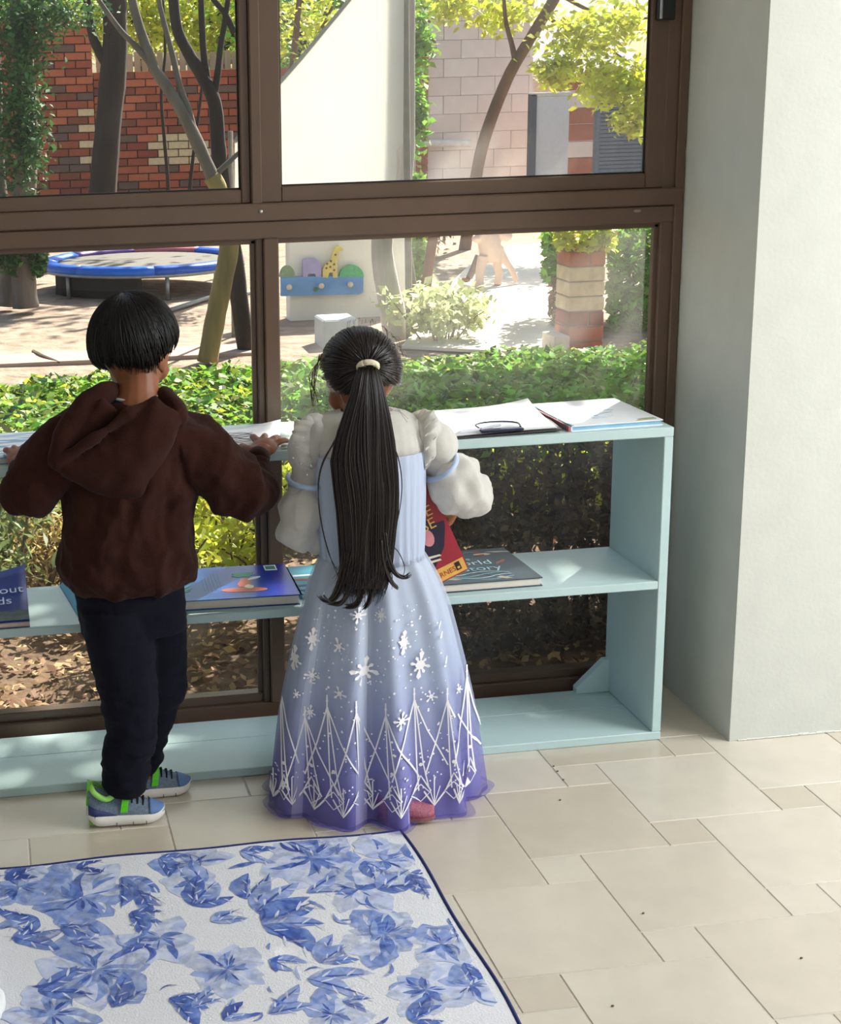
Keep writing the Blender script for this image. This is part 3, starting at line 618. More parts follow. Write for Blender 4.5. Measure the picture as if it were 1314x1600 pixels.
# big blooms
for (u, v, r, n, dk) in ((130, 1405, 78, 7, .8), (150, 1520, 92, 7, .5), (355, 1520, 62, 8, .15), (600, 1465, 66, 9, .6), (665, 1552, 58, 8, .05), (485, 1345, 75, 7, .1), (300, 1355, 60, 6, .3), (520, 1590, 55, 6, .4), (30, 1390, 55, 6, .9), (560, 1395, 60, 6, .2), (690, 1480, 60, 6, .35), (735, 1545, 50, 6, .4), (250, 1470, 60, 6, .02), (80, 1590, 70, 6, .5), (600, 1350, 55, 6, .3)): flower(u, v, r, n, dk)
# leaves
for (u, v, a, L, n, k) in ((190, 1375, 1.0, 75, 3, 0), (215, 1395, 0.9, 60, 2, 0), (60, 1440, 2.8, 75, 3, 0), (20, 1470, 0.0, 80, 2, 0), (95, 1450, 0.3, 60, 2, 0), (320, 1385, 3.6, 55, 3, 0), (300, 1420, -0.9, 70, 3, 0), (400, 1430, -0.7, 95, 3, 0), (410, 1450, 0.0, 110, 3, 0), (385, 1410, -1.3, 60, 2, 0), (480, 1400, -0.4, 70, 2, 1), (500, 1510, -0.7, 65, 3, 0), (480, 1535, 0.1, 110, 2, 1), (535, 1570, 0.2, 55, 2, 0), (195, 1495, -0.6, 55, 2, 0), (175, 1580, -0.9, 75, 2, 0), (60, 1555, -0.3, 100, 2, 0), (350, 1600, -0.8, 50, 3, 3), (420, 1590, -0.5, 80, 2, 1), (640, 1370, 0.6, 70, 3, 0), (590, 1395, -0.4, 75, 2, 0), (570, 1350, 0.9, 50, 2, 0), (725, 1510, 1.0, 55, 2, 0), (10, 1380, -0.3, 60, 2, 3), (250, 1345, 0.5, 45, 3, 0), (375, 1335, 0.2, 60, 2, 0), (640, 1320, 0.9, 60, 2, 0), (440, 1315, 0.2, 70, 2, 1), (120, 1360, -0.1, 50, 2, 3), (700, 1440, 0.9, 60, 2, 1), (230, 1440, 2.4, 40, 2, 0), (265, 1565, 0.4, 70, 3, 0), (330, 1445, -0.3, 60, 2, 1), (110, 1475, 0.2, 55, 2, 0), (420, 1505, 0.3, 60, 2, 1), (300, 1580, -0.6, 60, 2, 1), (640, 1600, -0.5, 60, 3, 0), (205, 1430, 0.6, 60, 3, 0)): leafpair(u, v, a, L, n, k)
# stems and dabs
for k in range(46):
    u, v = rr.uniform(0, 760), rr.uniform(1330, 1600); a = rr.uniform(0, 6.28); petal(u, v, rr.uniform(18, 55)*math.cos(a), rr.uniform(10, 30)*math.sin(a), rr.uniform(0.06, 0.25), rr.choice([0, 0, 1, 3]), rr.uniform(-.3, .3))
for k, nm in enumerate(('petal_print_blue', 'petal_print_mid', 'petal_print_pale', 'petal_print_ink', 'petal_print_white')): tag(obj(nm, fl_mb[k], WASH[k], rg), kind='stuff')
# crumpled white cloth at the rug's left edge
def cloth_disp(p): return 0.010*mnoise.noise(p*22) + 0.006*mnoise.noise(p*55)
cmb = MB().ell((-1.735, -0.78, 0.045), (0.165, 0.36, 0.040), 24, 14)
cw = link_mesh('cloth', fuse(cmb, 0.007, 2, cloth_disp), mat('white_cotton', '#e4e6e6', rough=0.9, var=0.03, bump=0.2, bscale=120), None, True, (-1.735, -0.78, 0)); tag(cw, 'crumpled white cloth lying on the left edge of the rug', 'cloth')

# ================================================================== THE GARDEN
GZ = -0.03
M_SOIL = None
def ground_mat():
    m, nt, b, out = nodes('garden_ground'); N, L = nt.nodes, nt.links
    tc = N.new('ShaderNodeTexCoord'); sp = N.new('ShaderNodeSeparateXYZ'); L.new(tc.outputs['Object'], sp.inputs[0])
    nz = N.new('ShaderNodeTexNoise'); nz.inputs['Scale'].default_value = 2.2; nz.inputs['Detail'].default_value = 8; nz.inputs['Roughness'].default_value = 0.65; L.new(tc.outputs['Object'], nz.inputs['Vector'])
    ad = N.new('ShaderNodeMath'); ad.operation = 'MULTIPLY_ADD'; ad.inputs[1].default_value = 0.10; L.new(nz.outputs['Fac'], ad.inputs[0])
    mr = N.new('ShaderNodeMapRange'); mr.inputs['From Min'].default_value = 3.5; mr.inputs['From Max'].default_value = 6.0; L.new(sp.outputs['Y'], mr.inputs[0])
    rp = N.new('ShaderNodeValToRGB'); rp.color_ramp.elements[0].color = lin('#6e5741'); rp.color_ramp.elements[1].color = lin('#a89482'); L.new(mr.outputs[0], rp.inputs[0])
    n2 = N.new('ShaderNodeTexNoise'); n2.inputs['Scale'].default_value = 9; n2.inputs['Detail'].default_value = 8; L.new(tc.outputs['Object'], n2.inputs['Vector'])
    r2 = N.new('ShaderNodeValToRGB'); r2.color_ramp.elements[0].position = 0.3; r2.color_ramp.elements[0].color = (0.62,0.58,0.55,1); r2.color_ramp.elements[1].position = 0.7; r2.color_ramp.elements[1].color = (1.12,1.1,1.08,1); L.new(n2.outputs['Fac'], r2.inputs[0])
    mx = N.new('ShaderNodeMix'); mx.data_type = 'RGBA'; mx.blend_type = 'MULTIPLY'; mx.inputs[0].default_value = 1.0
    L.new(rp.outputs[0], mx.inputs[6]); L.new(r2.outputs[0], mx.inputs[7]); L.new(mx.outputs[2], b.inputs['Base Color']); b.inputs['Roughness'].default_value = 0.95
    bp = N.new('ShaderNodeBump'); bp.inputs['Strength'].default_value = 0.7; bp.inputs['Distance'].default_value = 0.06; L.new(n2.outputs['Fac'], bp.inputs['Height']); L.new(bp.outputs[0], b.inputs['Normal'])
    return m
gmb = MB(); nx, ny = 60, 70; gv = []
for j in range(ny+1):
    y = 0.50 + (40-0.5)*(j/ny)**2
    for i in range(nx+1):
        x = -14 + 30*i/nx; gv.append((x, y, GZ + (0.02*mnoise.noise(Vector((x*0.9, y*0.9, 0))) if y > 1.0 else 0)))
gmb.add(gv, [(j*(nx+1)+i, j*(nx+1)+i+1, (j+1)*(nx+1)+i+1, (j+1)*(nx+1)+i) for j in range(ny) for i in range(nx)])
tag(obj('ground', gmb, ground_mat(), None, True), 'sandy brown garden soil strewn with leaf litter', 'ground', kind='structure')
def gp(u, v, z=GZ): return G(u, v, z)
pm = MB(); pl = [gp(628, 548), gp(668, 500), gp(700, 452), gp(735, 418), gp(775, 392), gp(856, 384), gp(862, 420), gp(866, 470), gp(872, 530), gp(884, 562)]
tag(obj('garden_path', MB().poly([p + Vector((0,0,0.012)) for p in pl], (0, 0, 0.02)), mat('path_concrete', '#e2d9cc', rough=0.9, var=0.08, scale=4, bump=0.2)), 'bright sunlit pale path curving away to the garden gate', 'path', kind='structure')
k0, k1 = gp(-60, 578), gp(420, 556)
tag(obj('kerb', MB().obox(k0 + Vector((0,0,-0.01)), k1-k0, Vector((0.01, 0.34, 0)), Vector((0, 0, 0.035))), mat('kerb_concrete', '#b39d8f', rough=0.95, var=0.1, scale=8, bump=0.3)), 'worn pinkish concrete kerb between sand and ivy bed', 'kerb', kind='structure')

tag(obj('sun_blocker', MB().box((-5, 0.56, 2.52), (4, 1.10, 2.62)), mat('sun_blocker_white', '#d9d6cf', rough=0.8)), 'added overhang above the window, out of view, blocking high sun', 'sun_blocker', kind='structure')  # overhang added out of view to keep high sun off the floor
# ---- leaves
L_IVY = mat('ivy_leaf', '#7ba53c', rough=0.5, var=0.25, scale=3, trans=0.48, island=0.55, spec=0.35)
L_YEL = mat('sunlit_leaf', '#c3cb45', rough=0.45, var=0.2, scale=3, trans=0.50, island=0.40)  # yellow of sunlight through leaves is put into the colour
L_DRK = mat('dark_leaf', '#3f5f2c', rough=0.40, var=0.25, scale=3, trans=0.25, island=0.5)
L_DRY = mat('dry_leaf', '#a58460', rough=0.8, var=0.25, scale=5, trans=0.15, island=0.5)
L_CON = mat('conifer_leaf', '#456a34', rough=0.6, var=0.3, scale=3, trans=0.25, island=0.4)
M_STEM = mat('plant_stem', '#6d5a43', rough=0.9, var=0.2, scale=20)
M_BARK_D = mat('bark_dark', '#30261f', rough=0.95, var=0.35, scale=14, bump=0.9, bscale=30, stretch=(1,1,0.25))
M_BARK_G = mat('bark_grey', '#6e655d', rough=0.95, var=0.25, scale=14, bump=0.7, bscale=30, stretch=(1,1,0.25))
M_BARK_Y = mat('bark_ochre', '#8a7a4c', rough=0.95, var=0.35, scale=10, bump=0.7, bscale=30, stretch=(1,1,0.25))
M_BARK_R = mat('bark_red', '#6b4c3b', rough=0.95, var=0.25, scale=14, bump=0.7, bscale=30, stretch=(1,1,0.25))
def npr(seed): return np.random.RandomState(seed)
def cluster_pts(c, r, n, seed, shell=0.5, sub=0.22, nsub=40):
    """points gathered in tufts inside an ellipsoid"""
    s = npr(seed); c = np.array(c); r = np.array(r)
    cc = s.normal(size=(nsub,3)); cc /= np.linalg.norm(cc, axis=1)[:,None]; cc *= (shell + (1-shell)*s.rand(nsub))[:,None]**0.7; cc = c + cc*r
    k = s.randint(0, nsub, n); return cc[k] + s.normal(size=(n,3))*sub*np.minimum(r, 1.0)

# ivy bed
bed = thing('ivy_bed', ((gp(300, 620)).x, 3.6, GZ), 'low bed of glossy green ivy between the window and the sand', 'ivy')
s = npr(11); pts = []
def xl(y): return P(-120, 600, y).x
def xr(y): return P(1080, 600, y).x
N_ = 36000
yy = 2.05 + (4.35-2.05)*s.rand(N_)**1.0
xx = np.array([xl(y) + (xr(y)-xl(y))*q for y, q in zip(yy, s.rand(N_))])
hh = np.array([0.30 + 0.09*mnoise.noise(Vector((x*1.6, y*1.6, 0))) + 0.05*mnoise.noise(Vector((x*5, y*5, 3))) for x, y in zip(xx, yy)])
edge = np.clip((4.45-yy)/0.6, 0.2, 1) * np.clip((yy-1.85)/0.35, 0.5, 1); hh *= edge
zz = GZ + hh - 0.13*s.rand(N_)**1.5*np.clip(hh/0.3, 0.3, 1)
keep = np.ones(N_, bool)
ppl = [(p.x, p.y) for p in pl]
def inpoly(x, y):
    c = False; j = len(ppl)-1
    for i in range(len(ppl)):
        if ((ppl[i][1] > y) != (ppl[j][1] > y)) and x < (ppl[j][0]-ppl[i][0])*(y-ppl[i][1])/(ppl[j][1]-ppl[i][1]) + ppl[i][0]: c = not c
        j = i
    return c
keep = np.array([not inpoly(x, y) for x, y in zip(xx, yy)])
ivy = np.stack([xx, yy, zz], 1)[keep]
sel = s.rand(len(ivy))
leaves('foliage', ivy[sel < 0.62], 0.047, L_IVY, bed, up=0.5, aspect=0.62, seed=3)
leaves('foliage', ivy[(sel >= 0.62) & (sel < 0.80)], 0.046, L_YEL, bed, up=0.5, aspect=0.6, seed=4)
leaves('foliage', ivy[sel >= 0.80], 0.046, L_DRK, bed, up=0.4, aspect=0.6, seed=5)
fr = npr(12); n = 8000; fy = 1.95 + 0.30*fr.rand(n); fx = xl(2) + (xr(2)-xl(2))*fr.rand(n); fz = GZ + 0.06 + 0.22*fr.rand(n)**0.7
leaves('foliage', np.stack([fx, fy, fz], 1), 0.040, L_YEL, bed, up=0.1, aspect=0.55, seed=6)
stm = MB()
for k in range(130):
    x = xl(2) + (xr(2)-xl(2))*fr.rand(); y = 1.95 + 0.5*fr.rand(); h = 0.16 + 0.14*fr.rand()
    stm.tube([(x, y, GZ-0.01), (x+fr.uniform(-.04,.04), y+fr.uniform(-.03,.03), GZ+h*0.5), (x+fr.uniform(-.10,.10), y+fr.uniform(-.05,.05), GZ+h)], [0.006, 0.005, 0.003], 5)
tag(obj('stems', stm, M_STEM, bed), kind='stuff')

# near shrubs seen under the bookcase top
def shrub(name, label, c, r, h, n, m, seed, stems=14, size=0.05, group=None, z0=0.10, srad=0.006, aspect=0.4):
    t = thing(name, (c[0], c[1], GZ), label, 'shrub', group); q = npr(seed); st = MB(); lp = []
    for k in range(stems):
        a = q.rand()*6.283; d = q.rand()**0.6; p0 = Vector((c[0]+0.25*r[0]*d*math.cos(a), c[1]+0.25*r[1]*d*math.sin(a), GZ-0.02)); p2 = Vector((c[0]+r[0]*d*math.cos(a), c[1]+r[1]*d*math.sin(a), GZ+h*(0.6+0.4*q.rand())))
        p1 = (p0+p2)/2 + Vector((q.uniform(-.05,.05), q.uniform(-.05,.05), 0.06)); st.tube(catmull([p0, p1, p2], 4), [srad*(1-0.07*i) for i in range(9)], 5)
        for _ in range(n//stems):
            tt = z0 + (1-z0)*q.rand()**0.7; b = p0*(1-tt)**2 + p1*2*tt*(1-tt) + p2*tt*tt; lp.append((b.x+q.normal()*0.05*r[0]/.3, b.y+q.normal()*0.05*r[1]/.3, max(b.z+q.normal()*0.035, GZ+.01)))
    obj('stem_cluster', st, M_STEM, t); leaves('foliage', lp, size, m, t, up=0.15, aspect=aspect, seed=seed); return t
shrub('shrub', 'grey green feathery shrub outside below the boy\'s left elbow', (-1.62, 1.25), (0.42, 0.35), 0.62, 1600, mat('greygreen_leaf', '#7f8f58', rough=0.6, trans=0.35, island=0.45), 21, 16, 0.060, z0=0.3, srad=0.009, aspect=0.25)
shrub('shrub', 'yellow lit leafy shrub outside right of the boy\'s hoodie', (-1.02, 1.55), (0.30, 0.25), 0.42, 1300, L_YEL, 22, 12, 0.050, z0=0.35)
shrub('shrub', 'small yellow lit shrub seen between the window mullion and girl\'s sleeve', (-0.80, 1.35), (0.18, 0.2), 0.30, 500, L_YEL, 23, 8, 0.045, z0=0.35)
shrub('shrub', 'thin twiggy shrub outside behind the blue picture book', (-1.12, 0.95), (0.20, 0.14), 0.36, 260, L_YEL, 24, 12, 0.040, z0=0.5)
shrub('shrub', 'dry straw coloured shrub behind the boy\'s legs', (-1.42, 1.75), (0.35, 0.2), 0.30, 800, mat('straw_leaf', '#c3ad6e', rough=0.8, trans=0.3, island=0.3), 25, 14, 0.05, z0=0.1, aspect=0.2)
# shaded hedge close to the window on the right
hg = thing('hedge', (-0.15, 1.15, GZ), 'dense shaded hedge close outside the right half of the window', 'hedge')
q = npr(31); n = 13000; hx = -0.66 + 1.75*q.rand(n); hy = 0.80 + 0.85*q.rand(n); hz = GZ + 0.70 + 0.06*np.array([mnoise.noise(Vector((x*3, y*3, 0))) for x, y in zip(hx, hy)]) - 0.16*q.rand(n)**1.6
leaves('foliage', np.stack([hx, hy, hz], 1), 0.036, L_IVY, hg, up=0.4, aspect=0.55, seed=32)
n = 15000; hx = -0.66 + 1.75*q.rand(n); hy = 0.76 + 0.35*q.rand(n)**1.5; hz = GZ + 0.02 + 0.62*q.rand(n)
leaves('foliage', np.stack([hx, hy, hz], 1), 0.032, mat('brown_shade_leaf', '#5c4a34', rough=0.7, var=0.3, trans=0.15, island=0.5), hg, up=0.0, aspect=0.5, seed=33)  # brown puts the shade of the hedge's front into the leaf colour
hs = MB()
for k in range(55):
    x = -0.60 + 1.6*q.rand(); y = 0.85 + 0.5*q.rand(); hs.tube([(x, y, GZ-0.02), (x+q.uniform(-.05,.05), y, GZ+0.35), (x+q.uniform(-.1,.1), y+q.uniform(-.05,.05), GZ+0.66)], [0.011, 0.009, 0.005], 5)
tag(obj('stems', hs, M_STEM, hg), kind='stuff')
# leaf litter
q = npr(41); n = 5600; lx = -2.6 + 3.4*q.rand(n); ly = 0.56 + 1.6*q.rand(n)**1.2; lz = GZ + 0.006 + 0.028*q.rand(n)**2
lt = leaves('leaf_litter', np.stack([lx, ly, lz], 1), 0.031, L_DRY, None, up=0.7, aspect=0.55, seed=42, base=(-1.0, 1.2, GZ)); tag(lt, 'dry brown fallen leaves on the soil just outside the window', 'leaf litter')
tw = obj('twig', MB().tube(catmull([gp(52, 549, GZ+.02), gp(66, 556, GZ+.03), gp(92, 566, GZ+.02)], 4), [0.012, 0.013, 0.014, 0.013, 0.012, 0.011, 0.010, 0.009, 0.006], 6), M_STEM, None, base=gp(70, 560)); tag(tw, 'short dark twig lying on the sand near the kerb', 'twig')

# ---- trees
def limb(mb, path, y, r0, r1, yend=None):
    n = len(path); ys = [y + ((yend if yend is not None else y)-y)*k/(n-1) for k in range(n)]
    pts = [(P(p[0], p[1], yk)) for p, yk in zip(path, ys)]; c = catmull(pts, 5); m = len(c)
    rad = [(r0+(r1-r0)*i/(m-1))*(1+0.08*mnoise.noise(Vector((i*0.5, r0*100, y)))) for i in range(m)]
    mb.tube(c, rad, 9)
def tree(label, basepx, y, limbs, m, crown=None, leafm=None, nleaf=0, lsize=0.10, seed=1, group=None, sub=0.22, name='garden_tree', nsub=40, shell=0.5):
    b = P(basepx[0], basepx[1], y); b.z = GZ; t = thing(name, b, label, 'tree', group)
    for k, lb in enumerate(limbs):
        mb = MB(); limb(mb, *lb); obj('trunk' if k == 0 else 'branch', mb, m, t, True)
    if crown:
        pts = np.concatenate([cluster_pts(c, r, nleaf//len(crown), seed+i, shell, sub, nsub) for i, (c, r) in enumerate(crown)])
        leaves('foliage', pts, lsize, leafm, t, up=0.2, aspect=0.5, seed=seed)
    return t
def C(u, v, y): p = P(u, v, y); return (p.x, p.y, p.z)
tree('thick dark trunked tree before the brick wall', (152, 385), 11.4, [([(152, 400), (160, 300), (168, 205), (176, 120), (180, 60), (179, 0), (186, -200), (200, -420)], 11.4, 0.135, 0.10), ([(174, 112), (152, 75), (141, 40), (134, -20), (120, -140)], 11.4, 0.05, 0.03)], M_BARK_D,
     [((0.9, 12.0, 5.0), (2.3, 1.8, 1.1)), ((-1.8, 11.6, 4.6), (1.6, 1.5, 1.0))], L_YEL, 2600, 0.17, 51, sub=0.30, nsub=60)
tree('ochre leaning tree whose pale limbs fork before the brick wall', (325, 562), 5.6, [([(324, 566), (336, 500), (348, 440), (358, 385), (352, 330), (340, 292), (330, 275)], 5.6, 0.062, 0.050), ([(336, 285), (312, 232), (288, 181), (262, 138), (241, 107), (231, 80), (217, 40), (204, -10), (190, -80)], 5.6, 0.040, 0.022), ([(240, 106), (212, 72), (188, 47), (154, 0), (120, -50)], 5.6, 0.020, 0.010), ([(303, 205), (292, 165), (281, 134), (268, 80), (250, 10), (240, -60)], 5.6, 0.022, 0.012), ([(340, 270), (356, 255), (372, 240), (390, 225)], 5.6, 0.018, 0.010)], M_BARK_G)
bpy.data.objects['trunk.001'].data.materials[0] = M_BARK_Y
tree('dark slim tree behind the ochre leaning one', (384, 548), 5.95, [([(386, 552), (374, 470), (366, 400), (352, 330), (344, 260), (340, 215), (335, 160), (315, 118), (295, 84), (275, 37), (268, -60)], 5.95, 0.058, 0.030), ([(335, 160), (325, 130), (319, 90), (316, 50), (312, -60)], 5.95, 0.026, 0.016), ([(334, 152), (340, 115), (345, 70), (351, 35), (362, -40)], 5.95, 0.022, 0.014), ([(366, 52), (352, 22), (334, 0), (318, -20)], 5.95, 0.020, 0.014)], M_BARK_D)
tree('thin sapling standing against the brick wall', (262, 385), 12.6, [([(262, 390), (263, 300), (257, 220), (252, 150), (258, 80), (255, 0)], 12.6, 0.022, 0.012), ([(290, 380), (297, 290), (306, 210), (314, 150), (318, 90)], 12.7, 0.022, 0.012)], M_BARK_D)
tree('grey conifer with feathery foliage at the left edge', (36, 476), 8.1, [([(40, 480), (36, 430), (34, 380), (38, 300), (42, 200), (36, 100), (30, 0), (28, -150)], 8.1, 0.095, 0.07), ([(10, 478), (12, 420), (8, 380), (-6, 250), (-10, 100), (-20, -60)], 8.3, 0.07, 0.05)], M_BARK_G,
     [(C(45, 190, 7.9), (0.13, 0.15, 0.42)), (C(8, 210, 7.9), (0.16, 0.15, 0.55)), (C(28, 60, 7.9), (0.2, 0.15, 0.3)), (C(60, 400, 8.0), (0.05, 0.1, 0.10)), (C(8, 395, 8.0), (0.13, 0.1, 0.12)), (C(70, 20, 8.0), (0.35, 0.2, 0.14))], L_CON, 6500, 0.05, 61, sub=0.35, shell=0.1)
tree('pale grey trunk behind the girl\'s head', (622, 538), 6.2, [([(624, 545), (612, 480), (602, 430), (597, 385), (604, 340), (626, 300), (636, 240), (638, 100), (640, -120)], 6.2, 0.085, 0.035)], mat('bark_pale', '#b0aaa2', rough=0.95, var=0.12, scale=10, bump=0.5, stretch=(1,1,0.2)))
tree('slim grey tree with hanging foliage right of the slanted white panel', (648, 476), 8.2, [([(650, 480), (640, 430), (634, 380), (630, 300), (634, 230), (638, 100), (640, -60)], 8.2, 0.045, 0.035)], M_BARK_G,
     [(C(655, 60, 8.6), (0.10, 0.2, 0.28)), (C(652, 180, 8.6), (0.07, 0.15, 0.25)), (C(648, 282, 8.4), (0.07, 0.1, 0.04)), (C(655, 400, 8.6), (0.08, 0.1, 0.2))], L_IVY, 1500, 0.075, 63, sub=0.3, shell=0.1)
tree('slanting red brown trunk beside the bright path', (663, 478), 7.9, [([(662, 482), (668, 430), (676, 375), (684, 320), (690, 290)], 7.9, 0.040, 0.034)], M_BARK_R)
tree('tree with brown slanting limb and yellow leaves at upper right', (722, 415), 11.0, [([(722, 418), (735, 335), (750, 245), (768, 185), (790, 130), (805, 100), (835, 50), (865, 0), (900, -70)], 11.0, 0.06, 0.05), ([(806, 98), (800, 70), (790, 30), (786, -30)], 11.0, 0.03, 0.015), ([(850, 22), (890, 50), (925, 60), (1000, 110), (1040, 140)], 11.0, 0.02, 0.008), ([(872, -10), (930, 20), (990, 30), (1060, 20)], 10.5, 0.02, 0.008)], M_BARK_R,
     [(C(965, 35, 10), (0.32, 0.5, 0.20)), (C(900, 60, 10.5), (0.30, 0.5, 0.22)), (C(985, 130, 9.5), (0.20, 0.4, 0.22)), (C(940, 130, 10), (0.18, 0.4, 0.20)), (C(870, 110, 10.5), (0.15, 0.4, 0.12)), (C(790, 20, 11.5), (0.35, 0.5, 0.15)), (C(700, 10, 11.5), (0.22, 0.4, 0.15)), (C(990, 190, 9.5), (0.12, 0.3, 0.10))], L_YEL, 4600, 0.085, 65, sub=0.30, shell=0.1)
# added trees out of view: box-shaped leaf crowns shade the boy's half of the window and the lower right; a gap between them lets the sun onto the girl
def leaf_screen(x0, x1, y0, y1, n, sd, z0=4.8, z1=5.25):
    qq = npr(sd); return np.stack([x0+(x1-x0)*qq.rand(n), y0+(y1-y0)*qq.rand(n), z0+(z1-z0)*qq.rand(n)], 1)
ta = tree('added tree out of view at the left, crown placed to shade the boy', (-330, 520), 4.4, [([(-330, 640), (-330, 400), (-320, 100), (-250, -300), (-150, -700), (60, -1200)], 4.4, 0.14, 0.09, 4.0)], M_BARK_D)
leaves('foliage', np.concatenate([leaf_screen(0.4, 2.02, 2.2, 3.85, 3700, 171), leaf_screen(1.95, 2.4, 2.2, 3.20, 1200, 170), leaf_screen(0.8, 2.7, 3.85, 4.6, 800, 172)]), 0.125, L_DRK, ta, up=1.2, aspect=0.55, seed=173)
tb_ = tree('added tree out of view right of the window, crown placed to shape the sun', (1900, 520), 3.6, [([(1900, 900), (1900, 500), (1880, 0), (1850, -500), (1750, -900), (1500, -1150)], 3.6, 0.13, 0.08, 4.0)], M_BARK_D)
leaves('foliage', np.concatenate([leaf_screen(2.34, 4.2, 2.0, 3.40, 3600, 174), leaf_screen(2.6, 4.2, 3.88, 4.9, 2400, 175)]), 0.125, L_DRK, tb_, up=1.2, aspect=0.55, seed=176)
# foliage beyond the brick wall
for k, (u, v, y, r, m, lab) in enumerate(((40, 40, 17.5, (1.0, 0.7, 0.55), L_IVY, 'green tree crown beyond the tall brick section'), (230, 20, 17.0, (1.1, 0.7, 0.65), L_YEL, 'yellow green tree crown beyond the brick wall'), (350, 35, 16.8, (0.9, 0.6, 0.70), L_YEL, 'bright leafy tree crown above the wooden palings'), (470, 70, 16.0, (1.1, 0.6, 1.1), L_IVY, 'leafy tree beyond the slanted edge of the white panel'))):
    tree(lab, (u, 330), y, [([(u, 345), (u+5, 200), (u-5, 60), (u+4, -60)], y, 0.09, 0.05), ([(u-3, 60), (u-40, 10), (u-70, -30)], y, 0.04, 0.02), ([(u-2, 80), (u+40, 20), (u+60, -40)], y, 0.04, 0.02)], M_BARK_D, [(C(u, v, y), r)], m, 2600, 0.11, 80+k, group=None, sub=0.25, shell=0.2)
tree('grey many-stemmed tree seen through the pane beside the mullion', (430, 345), 9.0, [([(432, 350), (436, 250), (428, 150), (420, 80), (412, -40)], 9.0, 0.05, 0.03), ([(434, 220), (452, 140), (462, 60), (470, -30)], 9.0, 0.035, 0.02), ([(433, 170), (412, 130), (404, 90), (396, 30)], 9.0, 0.02, 0.012), ([(452, 140), (490, 70), (520, 10)], 9.0, 0.02, 0.012)], M_BARK_R, [(C(450, 50, 9.1), (0.25, 0.3, 0.22)), (C(500, 30, 9.1), (0.18, 0.3, 0.15))], L_YEL, 500, 0.07, 91)

# ---- ivy and shrubs around the brick pillar
vine = thing('climbing_shrub', gp(990, 600), 'tall leafy shrub growing right of the brick pillar', 'shrub'); q = npr(95)
def bush_pts(u0, u1, v0, v1, y, dy, n, sd):
    qq = npr(sd); out = []
    for _ in range(n):
        u, v = qq.uniform(u0, u1), qq.uniform(v0, v1); p = P(u, v, y + dy*qq.rand()); 
        if p.z > GZ: out.append((p.x, p.y, p.z))
    return out
leaves('foliage', bush_pts(950, 1075, 345, 610, 5.9, 0.5, 4200, 1), 0.062, L_IVY, vine, up=0.2, aspect=0.6, seed=96)
leaves('foliage', bush_pts(850, 1060, 325, 398, 6.35, 0.5, 1700, 2), 0.060, L_YEL, vine, up=0.3, aspect=0.6, seed=97)
vs = MB()
for k in range(14): x = 965+7*k; limb(vs, [(x, 610), (x+q.uniform(-10,10), 480), (x+q.uniform(-20,20), 350)], 6.3, 0.012, 0.006)
obj('stem_cluster', vs, M_STEM, vine)
py_ = gp(917, 556).y
v2 = thing('climbing_shrub', gp(870, 470), 'leafy climber over the top and left side of the brick pillar', 'shrub')
leaves('foliage', bush_pts(848, 892, 352, 440, 6.0, 0.4, 700, 3), 0.055, L_IVY, v2, up=0.2, aspect=0.6, seed=98)
leaves('foliage', bush_pts(868, 962, 340, 392, py_ - 0.12, 0.16, 520, 5), 0.055, L_YEL, v2, up=0.3, aspect=0.6, seed=100)
leaves('foliage', bush_pts(858, 888, 430, 520, 6.05, 0.3, 320, 4), 0.05, L_DRY, v2, up=0.2, aspect=0.5, seed=99)
vs = MB()
for k in range(6): x = 862+5*k; limb(vs, [(x, 545), (x+3, 450), (x-4, 360)], 6.2, 0.010, 0.005)
obj('stem_cluster', vs, M_STEM, v2)
shrub('shrub', 'flowering low shrub with pale leaves at the near end of path', (gp(700, 545).x, 5.9), (0.34, 0.3), 0.33, 1100, mat('pale_leaf', '#c6cd96', rough=0.5, trans=0.4, island=0.35), 26, 14, 0.06, z0=0.3, aspect=0.6)
shrub('shrub', 'dry brown shrub along the far side of the path', (gp(700, 420).x, 10.6), (0.5, 0.3), 0.55, 1100, mat('dry_hedge_leaf', '#a08d68', rough=0.8, trans=0.25, island=0.4), 27, 18, 0.07, z0=0.1, aspect=0.4)

